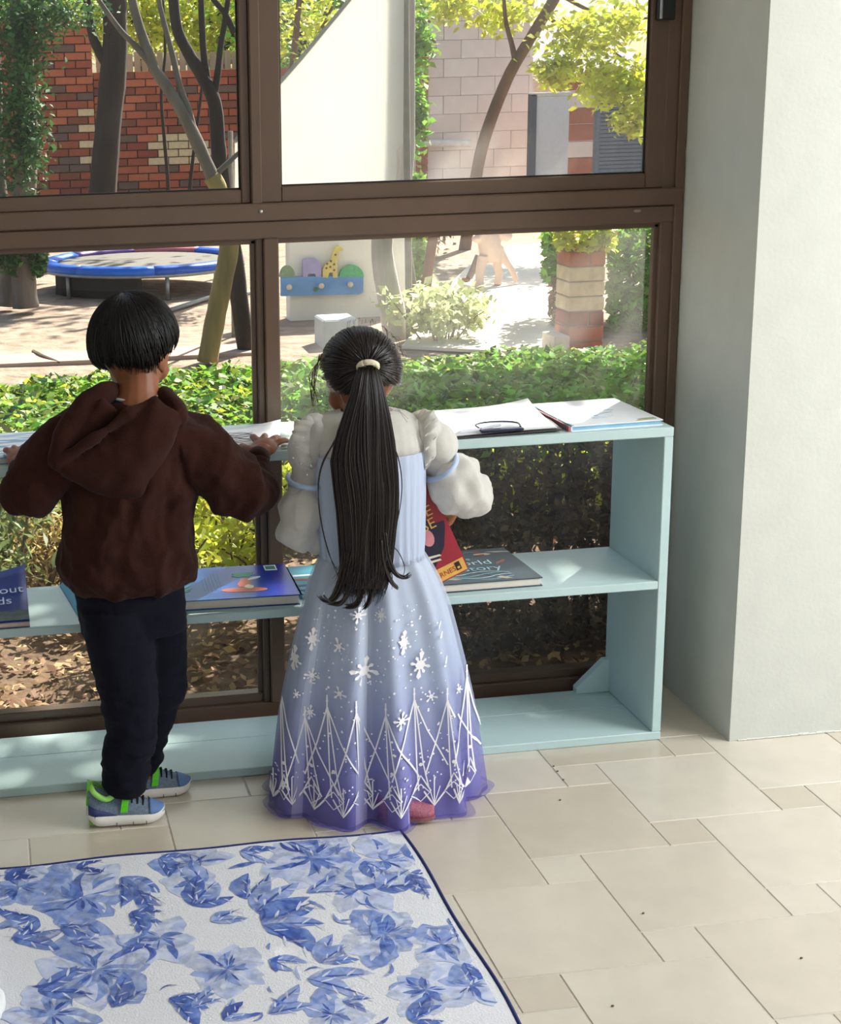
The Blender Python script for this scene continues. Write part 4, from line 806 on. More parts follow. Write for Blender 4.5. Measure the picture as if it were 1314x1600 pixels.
# ---- brick wall with paling fence
BR = [mat('brick_%d' % k, c, rough=0.9, var=0.16, scale=16, bump=0.4, bscale=60) for k, c in enumerate(['#a85a3f', '#96503a', '#b0654a', '#7d4838', '#6a544c', '#cdb896', '#8a4535'])]
M_MORT = mat('mortar', '#8b7667', rough=0.95, var=0.1)
def brick_mesh(m, l=0.222, h=0.076, d=0.06):
    me = MB().bbox((0, -d, 0), (l, 0, h), 0.003).mesh('brick'); me.materials.append(m); return me
BM = [brick_mesh(m) for m in BR]
def brick_wall(name, label, u0, u1, y, ztop, patches=(), zvis=0.0, limit=300, seed=1):
    q = random.Random(seed); xa, xb = P(u0, 200, y).x, P(u1, 200, y).x; t = thing(name, ((xa+xb)/2, y, GZ), label, 'wall')
    obj('wall_core', MB().box((xa, y-0.048, GZ-0.05), (xb, y+0.2, ztop-0.004)), M_MORT, t)
    rows = int((ztop-GZ)/0.086); far_ = {}; cnt = 0; lst = []
    for r in range(rows):
        z = ztop - (r+1)*0.086; x = xa - (0.115 if r % 2 else 0)
        while x < xb - 0.05:
            l = min(0.222, xb-x); x_ = max(x, xa); 
            if x + 0.222 > xa + 0.03: lst.append((x_, x+l-x_, z))
            x += 0.232
    for (x, l, z) in lst:
        u, v = proj((x+0.11, y, z+0.04)); k = q.choice([0, 0, 1, 1, 2, 2, 3, 4, 6])
        if any(a <= u <= b and c <= v <= d for a, b, c, d in patches) and q.random() < 0.85: k = 5
        if -20 < u < 400 and v < 335 and cnt < limit and z > zvis:
            o = piece('brick', BM[k], (x, y-0.042-q.uniform(0, 0.004), z+0.005), t); o.scale.x = l/0.222; cnt += 1
        else: far_.setdefault(k, MB()).bbox((x, y-0.102, z+0.005), (x+l, y-0.042, z+0.081), 0.003)
    for k, mb in far_.items(): tag(obj('brickwork', mb, BR[k], t), kind='stuff')
    return t
brick_wall('brick_wall', 'red brick garden wall with cream brick patches behind the trees', 148, 560, 14.5, 1.72, ((232, 330, 205, 262),), seed=4, limit=230)
brick_wall('brick_wall', 'taller brick wall section behind the conifer', -900, 147, 14.42, 2.28, ((126, 150, 145, 262),), seed=5, limit=170)
pf = thing('paling_fence', (P(290, 200, 15.2).x, 15.2, GZ), 'pale vertical wooden paling fence above the brick wall', 'fence')
M_PAL = mat('paling_wood', '#b59f86', rough=0.9, var=0.2, scale=12, stretch=(1,1,0.2))
xa, xb = P(150, 100, 15.2).x, P(420, 100, 15.2).x; x = xa; k = 0
while x < xb:
    obj('slat', MB().bbox((x, 15.17, GZ), (x+0.072, 15.19, 1.93+0.03*mnoise.noise(Vector((k*0.7, 0, 0)))), 0.003), M_PAL, pf); x += 0.088; k += 1
obj('rail', MB().box((xa, 15.19, 1.78), (xb, 15.23, 1.84)), M_PAL, pf)

# ---- trampoline
nr, frr = G(218, 428, 0.20), G(218, 388, 0.20); tc_ = (nr+frr)/2; le, re = G(62, 408, 0.20), G(394, 408, 0.20); TR = (re.x-le.x)/2; tc_.x = (re.x+le.x)/2
tp = thing('trampoline', (tc_.x, tc_.y, GZ), 'low round trampoline with blue and pink padded rim on the sand', 'trampoline')
def ringpts(r, z, n=48, a0=0.0, a1=2*math.pi): return [Vector((tc_.x + r*math.cos(a0+(a1-a0)*k/n), tc_.y + r*math.sin(a0+(a1-a0)*k/n), z)) for k in range(n+1)]
obj('jumping_mat', MB().poly(ringpts(TR*0.86, 0.188)[:-1], (0, 0, 0.006)), mat('trampoline_mat', '#6a655f', rough=0.8), tp)
PADC = ['#1559c8', '#c46a78', '#7c5aa8', '#1c68d2', '#1d62cf', '#1f6bdc', '#1a55c0', '#b8808c']
for k in range(8):
    a0, a1 = k*math.pi/4, (k+1)*math.pi/4; a = ringpts(TR, 0.20, 8, a0, a1); b = ringpts(TR*0.84, 0.20, 8, a0, a1); mb = MB()
    mb.rings([[a[i]+Vector((0,0,-0.045)), a[i]+Vector((0,0,0.018)), (a[i]+b[i])/2+Vector((0,0,0.034)), b[i]+Vector((0,0,0.014)), b[i]+Vector((0,0,-0.006))] for i in range(9)])
    obj('rim_pad', mb, mat('pad_vinyl_%d' % k, PADC[k], rough=0.35, var=0.12, scale=8), tp, True)
obj('rim_frame', MB().tube(ringpts(TR*0.99, 0.160), 0.014, 8), mat('trampoline_steel', '#8f9296', rough=0.4, metal=0.6), tp, True)
for a in (-1.45, -0.5, -2.5, 0.6, 2.2, 1.5):
    p = Vector((tc_.x + TR*0.97*math.cos(a), tc_.y + TR*0.97*math.sin(a), 0.16)); obj('leg', MB().tube([p, Vector((p.x, p.y, GZ))], 0.016, 8), MATS['trampoline_steel'], tp, True)
obj('foot_bar', MB().tube([G(262, 486, GZ+0.02), G(330, 464, GZ+0.03), G(392, 458, GZ+0.03)], 0.018, 8), MATS['trampoline_steel'], tp, True)
sk_ = [Vector((tc_.x+TR*0.95*math.cos(a), tc_.y+TR*0.95*math.sin(a), 0)) for a in [math.pi*1.12 + k*math.pi*0.34/16 for k in range(17)]]
obj('skirt_net', MB().rings([[p+Vector((0,0,0.17)), p+Vector((0,0,0.05)), (p-tc_)*0.93+Vector((tc_.x,tc_.y,GZ-tc_.z*0+0.0)) if False else Vector((p.x, p.y+0.1, GZ+0.01)), Vector((p.x, p.y+0.11, GZ+0.01)), p+Vector((0,0.01,0.05)), p+Vector((0,0.01,0.17))] for p in sk_]), mat('dark_net', '#1c1714', rough=0.8, var=0.5, scale=30), tp)

# ---- stand-ins for reflections in glass: slanted panel, peg rack on an added low wall
M_GLARE = mat('glare_panel_white', '#f1f0ec', rough=0.8, var=0.02, scale=5, trans=0.62)
ys = 6.05; out_ = [(367, 345), (367, 222), (408, 163), (470, 92), (545, 1), (590, -55), (632, -105), (631, 60), (630, 224), (620, 234), (618, 345)]
sl = thing('glare_panel', P(500, 345, ys), 'large white slanted panel standing in for a reflection in the glass', 'canvas')
spts = [P(u, v, ys) for u, v in out_]
obj('canvas', MB().poly(spts, (0, 0.012, 0)), M_GLARE, sl)  # cloth, rope and posts added to give the reflected bright shape a body
obj('hem_rope', MB().tube([p + Vector((0, 0.004, 0)) for p in spts[1:7]], 0.012, 6), mat('rope_grey', '#a9a49a', rough=0.9), sl)
obj('support_post', MB().tube([P(640, 560, ys+0.03), P(634, 100, ys+0.03), P(633, -140, ys+0.03)], 0.022, 8), mat('post_grey', '#8d867c', rough=0.7, var=0.15), sl)
obj('support_post', MB().tube([P(366, 560, ys+0.6), P(362, 300, ys+0.06), P(360, 205, ys+0.06)], 0.015, 8), MATS['post_grey'], sl)
yw = 7.2; a, b = P(452, 400, yw), P(640, 400, yw)
lw = obj('low_wall', MB().bbox((a.x, yw, GZ-0.02), (b.x, yw+0.14, 0.86), 0.008), mat('pale_render', '#e9e6df', rough=0.9, var=0.06, scale=5, bump=0.2), None, base=((a.x+b.x)/2, yw, GZ)); tag(lw, 'low pale wall added to carry the animal peg rack', 'wall')
yr = yw - 0.02
rk = thing('peg_rack', P(505, 460, yr), 'blue peg rack with purple, giraffe and green animal shapes, standing in for a reflection', 'rack')
def R_(u, v, dy=0.0): return P(u, v, yr-dy)
def px(pts, dy, th): return MB().poly([R_(u, v, dy) for u, v in pts], (0, -th, 0))
rb = obj('backboard', px([(438, 432), (566, 430), (566, 456), (560, 459), (438, 462)], 0.0, 0.03), mat('rack_blue', '#5f97d6', rough=0.6, var=0.12), rk)
def arc(cu, cv, ru, rv, a0, a1, n=12): return [(cu+ru*math.cos(a0+(a1-a0)*k/n), cv+rv*math.sin(a0+(a1-a0)*k/n)) for k in range(n+1)]
obj('elephant_shape', px([(472, 432), (472, 405)] + [(480, 403)] + arc(488, 414, 12, 11, -1.4, 0, 6) + [(500, 432), (493, 432), (491, 427), (480, 427), (479, 432)], 0.004, 0.03), mat('rack_purple', '#a9a0d2', rough=0.6), rk)
obj('giraffe_shape', px([(503, 433), (503, 420), (508, 411), (515, 407), (522, 386), (528, 383), (535, 388), (534, 392), (528, 391), (525, 408), (526, 433), (519, 433), (518, 425), (513, 425), (511, 433)], 0.004, 0.03), mat('rack_yellow', '#e2cf7c', rough=0.6), rk)
for (u, v) in ((511, 412), (516, 417), (510, 419), (522, 413), (517, 408), (522, 422), (524, 398)): obj('spot', px(arc(u, v, 1.8, 1.8, 0, 6.0, 7), 0.034, 0.003), mat('rack_brown', '#7c5a3c', rough=0.6), rk)
obj('green_animal_shape', px(arc(548, 432, 19, 19, math.pi, 2*math.pi, 14), 0.004, 0.03), mat('rack_green', '#4fae78', rough=0.6, var=0.25, scale=60), rk)
obj('bush_shape', px(arc(448, 432, 12, 18, math.pi, 2*math.pi, 10), 0.004, 0.03), mat('rack_olive', '#7f9a78', rough=0.7, var=0.4, scale=60), rk)
for (u, v) in ((450, 449), (500, 447), (545, 445)):
    p = R_(u, v, 0.03); obj('peg', MB().tube([p, p+Vector((0, -0.035, 0.004))], 0.010, 8).ell(p+Vector((0, -0.045, 0.006)), (0.020, 0.016, 0.020), 12, 8), mat('peg_wood', '#e0cdb6', rough=0.6), rk, True)
obj('small_figure', px(arc(493, 452, 4, 4, 0, 6, 8), 0.03, 0.006), mat('rack_dkgreen', '#2f7a4c', rough=0.6), rk)
# pale bin by the low wall
pbn = gp(520, 548); bn = obj('planter_box', MB().bbox((P(505, 530, 5.9).x, 5.9, GZ), (P(560, 530, 5.9).x, 6.15, P(520, 500, 5.9).z), 0.01), mat('planter_grey', '#b9c2c6', rough=0.8, var=0.08), None, base=pbn); tag(bn, 'pale grey planter box half hidden behind the girl\'s head', 'planter')

# ---- statue on the path
M_STAT = mat('statue_plaster', '#e6cdbd', rough=0.85, var=0.12, scale=8)
st0 = gp(765, 446, GZ+0.032); sy = st0.y
sta = thing('animal_statue', st0, 'pale pink animal statue striding on the sunlit path', 'statue')
mb = MB()
def S_(u, v, dy=0.0): return P(u, v, sy+dy)
mb.tube(catmull([S_(757, 350), S_(763, 372), S_(766, 392), S_(768, 410)], 5), [0.05, 0.06, 0.068, 0.075, 0.08, 0.084, 0.086, 0.088, 0.088, 0.088, 0.088, 0.086, 0.084, 0.08, 0.07, 0.05], 12)
mb.ell(S_(789, 367), (0.060, 0.055, 0.050)); mb.ell(S_(745, 373), (0.040, 0.045, 0.030)); mb.tube([S_(768, 360), S_(788, 367)], [0.055, 0.045], 10); mb.tube([S_(760, 366), S_(745, 372)], [0.04, 0.025], 10)
mb.tube(catmull([S_(755, 400, -0.04), S_(750, 425, -0.05), S_(749, 449, -0.06)], 4), [0.045, 0.042, 0.040, 0.038, 0.036, 0.034, 0.034, 0.037, 0.040], 10)
mb.tube(catmull([S_(774, 400, 0.0), S_(779, 425, 0.0), S_(778, 445, 0.0)], 4), [0.042, 0.038, 0.034, 0.032, 0.030, 0.030, 0.030, 0.032, 0.035], 10)
mb.tube(catmull([S_(779, 388), S_(789, 406), S_(800, 422), S_(807, 440)], 4), [0.042, 0.038, 0.035, 0.032, 0.030, 0.028, 0.026, 0.025, 0.024, 0.023, 0.023, 0.023, 0.023], 10)
link_mesh('body', fuse(mb, 0.008, 3), M_STAT, sta, True)
mb = MB().tube(catmull([S_(750, 400, 0.08), S_(741, 418, 0.09), S_(733, 434, 0.10)], 4), [0.038, 0.036, 0.034, 0.032, 0.030, 0.028, 0.027, 0.026, 0.025], 10)
obj('hind_leg', mb, mat('statue_grey', '#8f8482', rough=0.85), sta, True)
obj('foot', MB().ell(S_(728, 437, 0.10), (0.035, 0.04, 0.022)), mat('statue_brown', '#8a6a54', rough=0.85), sta, True)
# ---- brick pillar
pz = gp(917, 556); py = pz.y; bp_ = thing('brick_pillar', pz, 'short pillar of red and cream bricks beside the path', 'pillar')
pa, pb2 = P(889, 480, py).x, P(944, 480, py).x; w_ = pb2-pa
obj('pillar_core', MB().box((pa+0.006, py+0.006, GZ), (pb2-0.006, py+w_, 0.60)), M_MORT, bp_)
z = GZ; r = 0; seq = [0, 2, 6, 5, 5, 5, 2, 0, 2, 0, 1]
while z < 0.60 and r < 7+4:
    k = seq[r % len(seq)]
    if r in (2, 6, 8): boxes = [(pa, pa+w_*0.55), (pa+w_*0.55+0.008, pb2)]
    else: boxes = [(pa, pb2)]
    for (x0_, x1_) in boxes:
        me = MB().bbox((x0_, py, z+0.004), (x1_, py+w_, z+0.082), 0.004); obj('brick', me, BR[k], bp_)
    z += 0.086; r += 1
obj('brick', MB().bbox((P(866, 540, py-.05).x, py-0.05, GZ), (pa-0.01, py+0.15, 0.10), 0.004), mat('pale_block', '#d9cdbd', rough=0.9), bp_)
# ---- buildings and gate at the far end
yb_ = 16.4
bd = thing('garden_building', (P(755, 300, yb_).x, yb_, GZ), 'pale pink block building behind the bright path', 'building')
M_PK = [mat('pink_block_%d' % k, c, rough=0.9, var=0.05, scale=6) for k, c in enumerate(['#eedfd7', '#eadad1', '#f1e4dc'])]
xa, xb = P(664, 200, yb_).x, P(828, 200, yb_).x
obj('wall_core', MB().box((xa, yb_, GZ-0.05), (xb, yb_+2.5, 3.6)), mat('pink_mortar', '#e2d3ca', rough=0.95), bd)
bl = []
for k in range(3):
    me = MB().bbox((0, -0.05, 0), (0.446, 0, 0.2245), 0.004).mesh('block'); me.materials.append(M_PK[k]); bl.append(me)
q = random.Random(8)
for r in range(15):
    z = GZ + r*0.228; x = xa - (0.225 if r % 2 else 0)
    while x < xb-0.02:
        x_ = max(x, xa); l = min(x+0.44, xb) - x_
        if l > 0.03: o = piece('block', bl[q.randrange(3)], (x_, yb_-0.006, z), bd); o.scale.x = l/0.44
        x += 0.45
z = 0.9
cb_ = MB()
for r in range(26): cb_.bbox((P(664, 200, yb_).x-0.12, yb_-0.14, GZ+r*0.086), (P(664, 200, yb_).x, yb_, GZ+r*0.086+0.076), 0.004)
tag(obj('corner_brickwork', cb_, BR[2], bd), kind='stuff')
obj('pipe', MB().tube([P(655, 224, yb_-0.2), P(735, 224, yb_-0.2)], 0.045, 8), mat('pipe_white', '#efece4', rough=0.5), bd)
yg = 15.0
gt = thing('garden_gate', (P(858, 300, yg).x, yg, GZ), 'flat grey garden gate with dark frame at the end of path', 'gate')
obj('panel', MB().bbox((P(837, 200, yg).x, yg, GZ), (P(889, 200, yg).x, yg+0.04, P(860, 150, yg).z), 0.006), mat('gate_grey', '#dcdde0', rough=0.6, var=0.05), gt)
obj('frame_post', MB().bbox((P(826, 200, yg).x, yg-0.03, GZ), (P(837, 200, yg).x, yg+0.05, P(860, 146, yg).z), 0.006), mat('gate_frame', '#4e5361', rough=0.6), gt)
obj('frame_rail', MB().bbox((P(826, 200, yg).x, yg-0.03, P(860, 150, yg).z), (P(889, 200, yg).x, yg+0.05, P(860, 144, yg).z), 0.006), mat('gate_rail', '#d9d9d6', rough=0.6), gt)
yk = 15.2; wk = thing('block_wall', (P(915, 300, yk).x, yk, GZ), 'short pink block wall between grey gate and louvred panel', 'wall')
xa, xb = P(889, 200, yk).x, P(938, 200, yk).x
for r in range(8): obj('block', MB().bbox((xa, yk, GZ+r*0.2), (xb, yk+0.2, GZ+r*0.2+0.19), 0.006), BR[2] if r % 3 else M_PK[1], wk)
yl = 14.0; lv = thing('louvred_panel', (P(975, 300, yl).x, yl, GZ), 'dark blue grey louvred panel beside the right window jamb', 'fence'); M_LV = mat('louvre_blue', '#515c74', rough=0.5)
xa, xb = P(936, 200, yl).x, P(1075, 200, yl).x; zt = P(970, 138, yl).z; z = GZ; lm = MB().bbox((0, -0.012, 0), (xb-xa, 0.012, 0.036), 0.004).mesh('slat'); lm.materials.append(M_LV)
while z < zt: piece('slat', lm, (xa, yl, z), lv); z += 0.044
obj('backing', MB().box((xa, yl+0.03, GZ), (xb, yl+0.05, zt)), mat('louvre_dark', '#2c3344', rough=0.7), lv)
obj('post', MB().bbox((xa-0.05, yl-0.03, GZ), (xa, yl+0.05, zt+0.03), 0.006), M_LV, lv)
yo = 21.0; hr = thing('far_house', (P(865, 300, yo).x, yo, GZ), 'distant house with lilac grey tiled roof behind the foliage', 'house')
obj('wall', MB().box((P(835, 100, yo).x, yo, GZ), (P(1020, 100, yo).x, yo+3, P(860, 118, yo).z)), mat('house_wall', '#d8c3b4', rough=0.9), hr)
for r in range(9):
    za, zb = P(860, 130-9*r, yo).z, P(860, 121-9*r, yo).z; ya = yo-0.4+0.22*r
    obj('roof_course', MB().poly([(P(838, 100, yo).x, ya, za), (P(1015, 100, yo).x, ya, za), (P(1015, 100, yo).x, ya+0.26, zb+0.03), (P(838, 100, yo).x, ya+0.26, zb+0.03)], (0, 0, 0.03)), mat('roof_tile_%d' % (r % 2), ['#a39bb0', '#8d8599'][r % 2], rough=0.8), hr)

# ================================================================== PEOPLE
M_SKIN = mat('skin_brown', '#8b5435', rough=0.5, var=0.06, scale=30, spec=0.4)
M_SKIN.node_tree.nodes['Principled BSDF'].inputs['Subsurface Weight'].default_value = 0.12
M_SKIN.node_tree.nodes['Principled BSDF'].inputs['Subsurface Radius'].default_value = (0.012, 0.005, 0.003)
M_HAIR = mat('black_hair', '#0d0a09', rough=0.45, var=0.25, scale=40, spec=0.28, stretch=(1,1,0.1))
M_HAIRB = mat('dark_brown_hair', '#1a0f0a', rough=0.34, var=0.3, scale=40, spec=0.5, stretch=(1,1,0.1))
M_EYEW = mat('eye_white', '#e8e4de', rough=0.2); M_EYED = mat('eye_dark', '#1c120c', rough=0.15)

def head_frame(yaw, pitch, roll=0.0):
    """local +y = face direction; yaw>0 turns towards +x, pitch>0 looks down"""
    return (Matrix.Rotation(-yaw, 3, 'Z') @ Matrix.Rotation(-pitch, 3, 'X') @ Matrix.Rotation(roll, 3, 'Y'))
def add_head(mb, c, R, s=1.0, ear=0.0):
    def e(x, y, z, rx, ry, rz): mb.ell(c + R @ Vector((x*s, y*s, z*s)), (rx*s, ry*s, rz*s), 18, 12, R)
    e(0, 0, 0, .073, .088, .083); e(0, .022, -.050, .057, .062, .060); e(0, .056, -.096, .023, .020, .017)
    for k in (-1, 1):
        e(.033*k, .050, -.050, .027, .028, .027); e(.030*k, .074, .006, .020, .010, .007)
        e((.074-ear)*k, -.004, -.030, .010, .020, .030); e((.080-ear)*k, -.006, -.020, .006, .014, .016); e((.073-ear)*k, .004, -.054, .006, .008, .009)
    e(0, .086, -.036, .011, .015, .012); e(0, .080, -.018, .008, .012, .022); e(0, .078, -.064, .019, .010, .006); e(0, .076, -.074, .016, .010, .006)
def add_eyes(root, c, R, s=1.0):
    for k in (-1, 1):
        p = c + R @ Vector((.031*k*s, .0735*s, -.012*s)); e = obj('eye', MB().ell(p, (.0115*s, .0085*s, .0095*s), 14, 10, R), M_EYEW, root, True)
        obj('iris', MB().ell(p + R @ Vector((0, .0066*s, -.003*s)), (.0055*s, .0024*s, .0055*s), 12, 8, R), M_EYED, e, True)
def add_hand(mb, w, d, n, thumb, s=1.0, curl=0.35, spread=0.16):
    """palm and five bent fingers; w wrist, d finger direction, n back-of-hand normal, thumb side vector sign"""
    d = Vector(d).normalized(); n = Vector(n); n = (n - d*n.dot(d)).normalized(); t = d.cross(n).normalized() * thumb
    M = Matrix((t, d, n)).transposed()
    mb.ell(w + d*.030*s, (.027*s, .036*s, .011*s), 16, 10, M); mb.tube([w - d*.03*s, w, w + d*.02*s], [.017*s, .0165*s, .018*s], 12)
    for k, (off, ln, r) in enumerate(((.019, .046, .0074), (.0065, .052, .0076), (-.0065, .048, .0073), (-.019, .037, .0066))):
        a = (1.5-k)*spread; dd = (d*math.cos(a) + t*math.sin(a)).normalized(); p0 = w + d*.050*s + t*off*s; pts = [p0 - dd*.012*s]
        ang = 0.0; p = p0
        for j, fr_ in enumerate((.42, .32, .26)):
            ang += curl*(0.25 if j == 0 else 1.0); p = p + (dd*math.cos(ang) - n*math.sin(ang))*ln*fr_*s; pts.append(p)
        mb.tube([pts[0], p0] + pts[1:], [r*s, r*1.05*s, r*1.05*s, r*.95*s, r*.72*s], 9); mb.ell(pts[-1], (r*.75*s,)*3, 8, 6)
    p0 = w + d*.012*s + t*.018*s; d1 = (t*.85 + d*.55 - n*.15).normalized(); d2 = (t*.5 + d*.85 - n*.25).normalized()
    mb.tube([p0 - d1*.01*s, p0, p0+d1*.022*s, p0+d1*.022*s+d2*.018*s, p0+d1*.022*s+d2*.031*s], [.010*s, .0105*s, .0095*s, .0085*s, .0060*s], 9)
def ringP(v, uL, uR, y, ry, n=28, pw=1.0):
    a, b = P(uL, v, y), P(uR, v, y); c = (a+b)/2; rx = (b-a).length/2; out = []
    for k in range(n):
        t = 2*math.pi*k/n; cx_, sx_ = math.cos(t), math.sin(t)
        out.append(Vector((c.x + rx*math.copysign(abs(cx_)**pw, cx_), c.y + ry*math.copysign(abs(sx_)**pw, sx_), c.z)))
    return out
def loft(mb, rows, n=28, pw=0.9): return mb.rings([ringP(v, a, b, y, ry, n, pw) for (v, a, b, y, ry) in rows])
def hair_cap(root, c, R, rad, pole, zmin, m, seed, nstr, sr=(.0011, .0020), thick=.006, wob=.05, edge=.0):
    """scalp hair: solid under-layer plus strands combed outwards from (or in to) a pole on the head"""
    pole = Vector(pole).normalized(); e1 = pole.orthogonal().normalized(); e2 = pole.cross(e1)
    def dr(th, ps): return pole*math.cos(th) + (e1*math.cos(ps) + e2*math.sin(ps))*math.sin(th)
    def ok(d): return d.z > zmin(d)
    def tmax(ps):
        t = 0.1
        while t < 3.0 and ok(dr(t, ps)): t += 0.02
        return t
    def pt(d, off): return c + R @ Vector((d.x*(rad[0]+off), d.y*(rad[1]+off), d.z*(rad[2]+off)))
    NP = 72; tm = [tmax(2*math.pi*k/NP) for k in range(NP)]; tm = [(tm[k-1]+tm[k]*2+tm[(k+1) % NP])/4 for k in range(NP)]
    def tmi(ps): x = ps/(2*math.pi)*NP; i = int(x) % NP; f = x-int(x); return tm[i]*(1-f)+tm[(i+1) % NP]*f
    rows = []
    for i in range(17):
        f = 0.02 + 0.98*i/16; rows.append([pt(dr(tm[k]*f, 2*math.pi*k/NP), thick*(0.9 if f < .9 else .9*(1-f)/.1*(1-edge)+.9*edge) + .0012*mnoise.noise(dr(tm[k]*f, 2*math.pi*k/NP)*14)) for k in range(NP)])
    for f in (1.0, 0.9, 0.5, 0.05): rows.append([pt(dr(tm[k]*f, 2*math.pi*k/NP), -.006) for k in range(NP)])
    h = obj('hair', MB().rings(rows), m, root, True)
    q = random.Random(seed); mb = MB()
    for _ in range(nstr):
        ps = q.random()*2*math.pi; f0 = q.random()**1.3*.55; f1 = min(1.0+q.uniform(0, .07), f0+q.uniform(.35, .8)); off = thick + q.uniform(-.001, .0028); w = q.uniform(-wob, wob); T = tmi(ps); pts = []
        for j in range(8):
            f = f0+(f1-f0)*j/7; d = dr(max(T*f, .02), ps+w*(j/7)**1.5); pts.append(pt(d, off*(1 if f < .92 else 1-.5*(f-.92)/.12)))
        r = q.uniform(*sr); mb.tube(pts, [r*.7, r, r, r, r, r*.9, r*.7, r*.3], 4)
    tag(obj('hair_strands', mb, m, h, True), kind='stuff')
    return h

# ------------------------------------------------------------------ the boy
boy = thing('person', (-1.27, 0.0, 0), 'child in brown hoodie and dark trousers leaning on the bookcase', 'person')
hc = P(209, 533, 0.045); HR = head_frame(0.62, 0.30); mb = MB(); add_head(mb, hc, HR, 1.0); add_eyes(boy, hc, HR)
nb = P(213, 640, 0.0)
mb.tube([hc + HR @ Vector((0, -.014, -.035)), P(214, 590, .018), P(214, 615, .006), nb], [.052, .046, .047, .062], 16)
mb.rings([ringP(v, a, b, y, ry, 20) for v, a, b, y, ry in ((636, 165, 262, 0, .045), (660, 130, 285, 0, .06), (760, 130, 270, 0, .065), (840, 140, 262, 0, .06), (920, 150, 258, 0, .05))])
shR, elR, wrR = P(272, 675, 0), P(380, 762, -.01), P(406, 711, .086); shL, elL, wrL = P(128, 675, 0), P(52, 762, -.01), P(31, 729, .086)
mb.tube([shR, (shR+elR)/2, elR, (elR+wrR)/2, wrR], [.040, .034, .030, .026, .018], 12); mb.tube([shL, (shL+elL)/2, elL, (elL+wrL)/2, wrL], [.040, .034, .030, .026, .018], 12)
add_hand(mb, wrR, (.42, .86, .27), (-.1, -.3, 1), -1, 1.12, 0.24, 0.34)
add_hand(mb, wrL, (.02, .92, .34), (0, -.3, 1), 1, 1.05, 0.36, 0.22)
for (u0, v0, y0, u1, v1, u2, v2, y2) in ((175, 930, -.015, 195, 1080, 196, 1245, -.03), (232, 930, .02, 235, 1080, 222, 1210, .06)):
    mb.tube([P(u0, v0, y0), P(u1, v1, (y0+y2)/2), P(u2, v2, y2)], [.042, .034, .026], 12)
link_mesh('body', fuse(mb, .0032, 3), M_SKIN, boy, True)
def zmin_boy(d):
    xs = [(-1, -.66), (-.35, -.66), (-.15, -.36), (.10, -.12), (.3, .02), (.5, .22), (1.0, .30)]
    for (a, va), (b, vb) in zip(xs, xs[1:]):
        if d.y <= b: return va + (vb-va)*max(0, d.y-a)/(b-a)
    return .3
hair_cap(boy, hc, HR, (.077, .093, .088), (-.12, -.42, .90), zmin_boy, M_HAIR, 3, 1500, thick=.014, wob=.22, edge=.35)
# hoodie
M_HOOD = mat('brown_fleece', '#331a14', rough=0.95, var=0.10, scale=40, bump=0.25, bscale=400, sheen=0.04, spec=0.12)
mb = MB()
loft(mb, [(628, 168, 262, .0, .050), (642, 140, 284, -.002, .066), (665, 108, 300, -.004, .080), (700, 98, 302, -.006, .088), (750, 99, 299, -.008, .090), (800, 100, 301, -.008, .090), (850, 95, 304, -.008, .094), (885, 96, 305, -.006, .095), (903, 106, 298, -.004, .088), (912, 124, 286, -.002, .078)])
mb.tube(catmull([P(258, 680, -.004), P(300, 700, -.012), P(343, 733, -.018), P(382, 768, -.022), P(402, 750, .022), wrR - Vector((.012, .026, .010))], 4), [.062, .063, .064, .065, .066, .066, .066, .065, .064, .062, .060, .058, .055, .052, .048, .044, .040, .036, .032, .029, .0265], 20)
mb.tube(catmull([P(140, 680, -.004), P(108, 700, -.010), P(74, 733, -.014), P(46, 768, -.018), P(34, 757, .022), wrL - Vector((.0, .027, .011))], 4), [.062, .063, .063, .063, .064, .063, .062, .061, .060, .058, .056, .054, .051, .048, .045, .042, .039, .036, .033, .030, .028], 20)
f1 = fold((11, 11, 8), .0150, 2.0); f2 = fold((24, 24, 17), .0050, 8.0)
hoodie = link_mesh('hoodie', fuse(mb, .0055, 4, lambda p: f1(p) + f2(p)), M_HOOD, boy, True)
for w_, d_ in ((wrR, (.42, .86, .27)), (wrL, (.02, .92, .34))):
    d_ = Vector(d_).normalized(); obj('cuff', MB().tube([w_ - d_*.036, w_ - d_*.020, w_ - d_*.004], [.0255, .0262, .0245], 18), M_HOOD, hoodie, True)
mbh = MB()
out_ = [P(u, v, -.083) for u, v in ((84, 727), (96, 745), (130, 763), (170, 776), (200, 784), (222, 779), (238, 752), (255, 720), (272, 690), (281, 660), (272, 640), (246, 618), (215, 638), (178, 664), (135, 696), (105, 714))]
mbh.puff(out_, 0, .040, back=.03, n=7, pw=.55, ctr=P(200, 722, -.083))
mbh.tube(catmull([P(84, 727, -.082), P(97, 690, -.074), P(122, 652, -.060), P(150, 622, -.040), P(170, 612, -.010), P(185, 616, .03)], 4), [.010, .014, .017, .019, .021, .022, .023, .024, .024, .024, .024, .023, .023, .022, .022, .021, .020, .019, .018, .017, .016], 12)
mbh.tube(catmull([P(280, 662, -.070), P(276, 640, -.052), P(262, 624, -.020), P(252, 618, .02)], 4), [.014, .017, .019, .020, .021, .021, .021, .021, .020, .019, .018, .017, .016], 12)
mbh.tube(catmull([P(84, 728, -.092), P(118, 705, -.104), P(160, 676, -.106), P(205, 644, -.092), P(246, 620, -.066)], 5), .0085, 10)
mbh.puff([P(u, v, -.072) for u, v in ((92, 722), (102, 690), (128, 655), (160, 625), (185, 640), (172, 662), (135, 692))], 0, .012, back=.03, n=4)
f3 = fold((12, 12, 10), .0075, 5.0)
link_mesh('hood', fuse(mbh, .0048, 5, f3), M_HOOD, hoodie, True)
